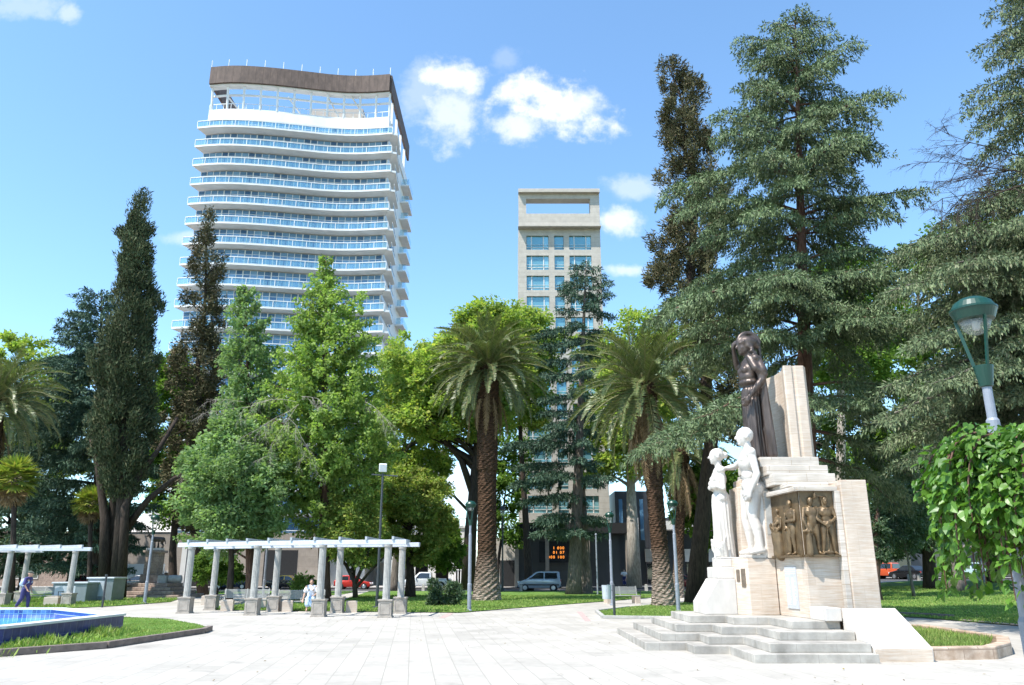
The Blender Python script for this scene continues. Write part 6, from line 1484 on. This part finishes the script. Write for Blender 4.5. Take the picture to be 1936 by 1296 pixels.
# ------------------------------------------------------------------ CAMERA, SUN, SKY
cam=bpy.data.cameras.new('camera'); co=bpy.data.objects.new('camera',cam); COL.objects.link(co)
co.location=(0,0,HC); co.rotation_euler=(math.pi/2+TH,0,0); cam.sensor_width=36; cam.lens=36*F/1936; cam.clip_end=3000; cam.clip_start=.1
SC.camera=co
az,el=rad(50),rad(59)
sd=Vector((-math.sin(az)*math.cos(el),-math.cos(az)*math.cos(el),math.sin(el)))
su=bpy.data.lights.new('sun','SUN'); so=bpy.data.objects.new('sun',su); COL.objects.link(so)
su.energy=3.5; su.angle=rad(.5); su.color=(1.0,.955,.89); so.rotation_euler=sd.to_track_quat('Z','Y').to_euler(); so.location=(0,0,80)
w=bpy.data.worlds.new('World'); SC.world=w; w.use_nodes=True; N=w.node_tree.nodes; L=w.node_tree.links; bg=N['Background']
sky=N.new('ShaderNodeTexSky'); sky.sky_type='NISHITA'; sky.sun_disc=False; sky.sun_elevation=el; sky.sun_rotation=math.atan2(sd.x,sd.y); sky.altitude=700; sky.air_density=1.0; sky.dust_density=.3; sky.ozone_density=1.0
SKYS=.132
# clouds far away, placed by direction
tc=N.new('ShaderNodeTexCoord'); sp=N.new('ShaderNodeSeparateXYZ'); L.new(tc.outputs['Generated'],sp.inputs[0])
def mth(op,a,b=None,c=None):
    n=N.new('ShaderNodeMath'); n.operation=op
    for i,v in enumerate((a,b,c)):
        if v is None: continue
        if hasattr(v,'links'): L.new(v,n.inputs[i])
        else: n.inputs[i].default_value=v
    return n.outputs[0]
yy=mth('MAXIMUM',sp.outputs[1],.02); U=mth('DIVIDE',sp.outputs[0],yy); V_=mth('DIVIDE',sp.outputs[2],yy)
cv=N.new('ShaderNodeCombineXYZ'); L.new(U,cv.inputs[0]); L.new(V_,cv.inputs[1])
def nz(sc,det,rough):
    n=N.new('ShaderNodeTexNoise'); n.noise_dimensions='2D'; n.inputs['Scale'].default_value=sc; n.inputs['Detail'].default_value=det; n.inputs['Roughness'].default_value=rough; L.new(cv.outputs[0],n.inputs['Vector']); return n.outputs['Fac']
n1=nz(11,6,.62)
n2=nz(34,5,.6)
wob=mth('ADD',mth('MULTIPLY',mth('SUBTRACT',n1,.5),2.5),mth('MULTIPLY',mth('SUBTRACT',n2,.5),1.1))
tot=None
for px,py,a,b,st in ((1045,200,88,50,1.0),(985,240,50,38,.7),(1010,170,55,34,.95),(1095,195,50,36,.7),(862,145,52,32,.8),(842,215,46,58,.62),(800,180,40,60,.3),(955,110,30,26,.16),(1205,355,48,22,.38),(1165,418,48,24,.75),(1185,511,42,12,.55),(60,14,60,26,.30),(128,26,22,18,.42),(345,450,36,14,.35),(885,935,60,40,.7)):
    v=(648-py)/F; k=CT-v*ST; u0=((px-968)/F)/k; v0=(ST+v*CT)/k; s=1/(F*k)
    vm=N.new('ShaderNodeVectorMath'); vm.operation='MULTIPLY_ADD'; L.new(cv.outputs[0],vm.inputs[0]); vm.inputs[1].default_value=(1/(a*s*1.05),1/(b*s*1.1),0); vm.inputs[2].default_value=(-u0/(a*s*1.05),-v0/(b*s*1.1),0)
    vl=N.new('ShaderNodeVectorMath'); vl.operation='LENGTH'; L.new(vm.outputs[0],vl.inputs[0]); e=vl.outputs['Value']
    e=mth('ADD',e,wob)
    mr=N.new('ShaderNodeMapRange'); mr.interpolation_type='SMOOTHSTEP'; mr.inputs[1].default_value=1.35; mr.inputs[2].default_value=.25; mr.inputs[3].default_value=0; mr.inputs[4].default_value=st; L.new(e,mr.inputs[0])
    tot=mr.outputs[0] if tot is None else mth('MAXIMUM',tot,mr.outputs[0])
sc_=N.new('ShaderNodeMix'); sc_.data_type='RGBA'; sc_.blend_type='MULTIPLY'; sc_.inputs['Factor'].default_value=1; L.new(sky.outputs[0],sc_.inputs[6]); sc_.inputs[7].default_value=(SKYS*.82,SKYS*1.0,SKYS*1.04,1)
mx=N.new('ShaderNodeMix'); mx.data_type='RGBA'; L.new(tot,mx.inputs['Factor']); L.new(sc_.outputs[2],mx.inputs[6]); mx.inputs[7].default_value=(.50,.51,.53,1)
L.new(mx.outputs[2],bg.inputs['Color']); bg.inputs['Strength'].default_value=1.0
bg0=N.new('ShaderNodeBackground'); L.new(sc_.outputs[2],bg0.inputs['Color'])
ms_=N.new('ShaderNodeMixShader'); L.new(mth('MULTIPLY',mth('GREATER_THAN',sp.outputs[1],.55),mth('LESS_THAN',sp.outputs[2],.72)),ms_.inputs[0]); L.new(bg0.outputs[0],ms_.inputs[1]); L.new(bg.outputs[0],ms_.inputs[2]); L.new(ms_.outputs[0],N['World Output'].inputs['Surface'])
SC.view_settings.view_transform='Standard'; SC.view_settings.look='None'; SC.view_settings.gamma=1; SC.view_settings.use_curve_mapping=False
SC.view_settings.exposure=1.36
SC.cycles.max_bounces=5; SC.cycles.diffuse_bounces=3; SC.cycles.glossy_bounces=2; SC.cycles.transparent_max_bounces=12; SC.cycles.use_denoising=True
SC.cycles.use_adaptive_sampling=True; SC.cycles.adaptive_threshold=.02; SC.cycles.sampling_pattern='AUTOMATIC'
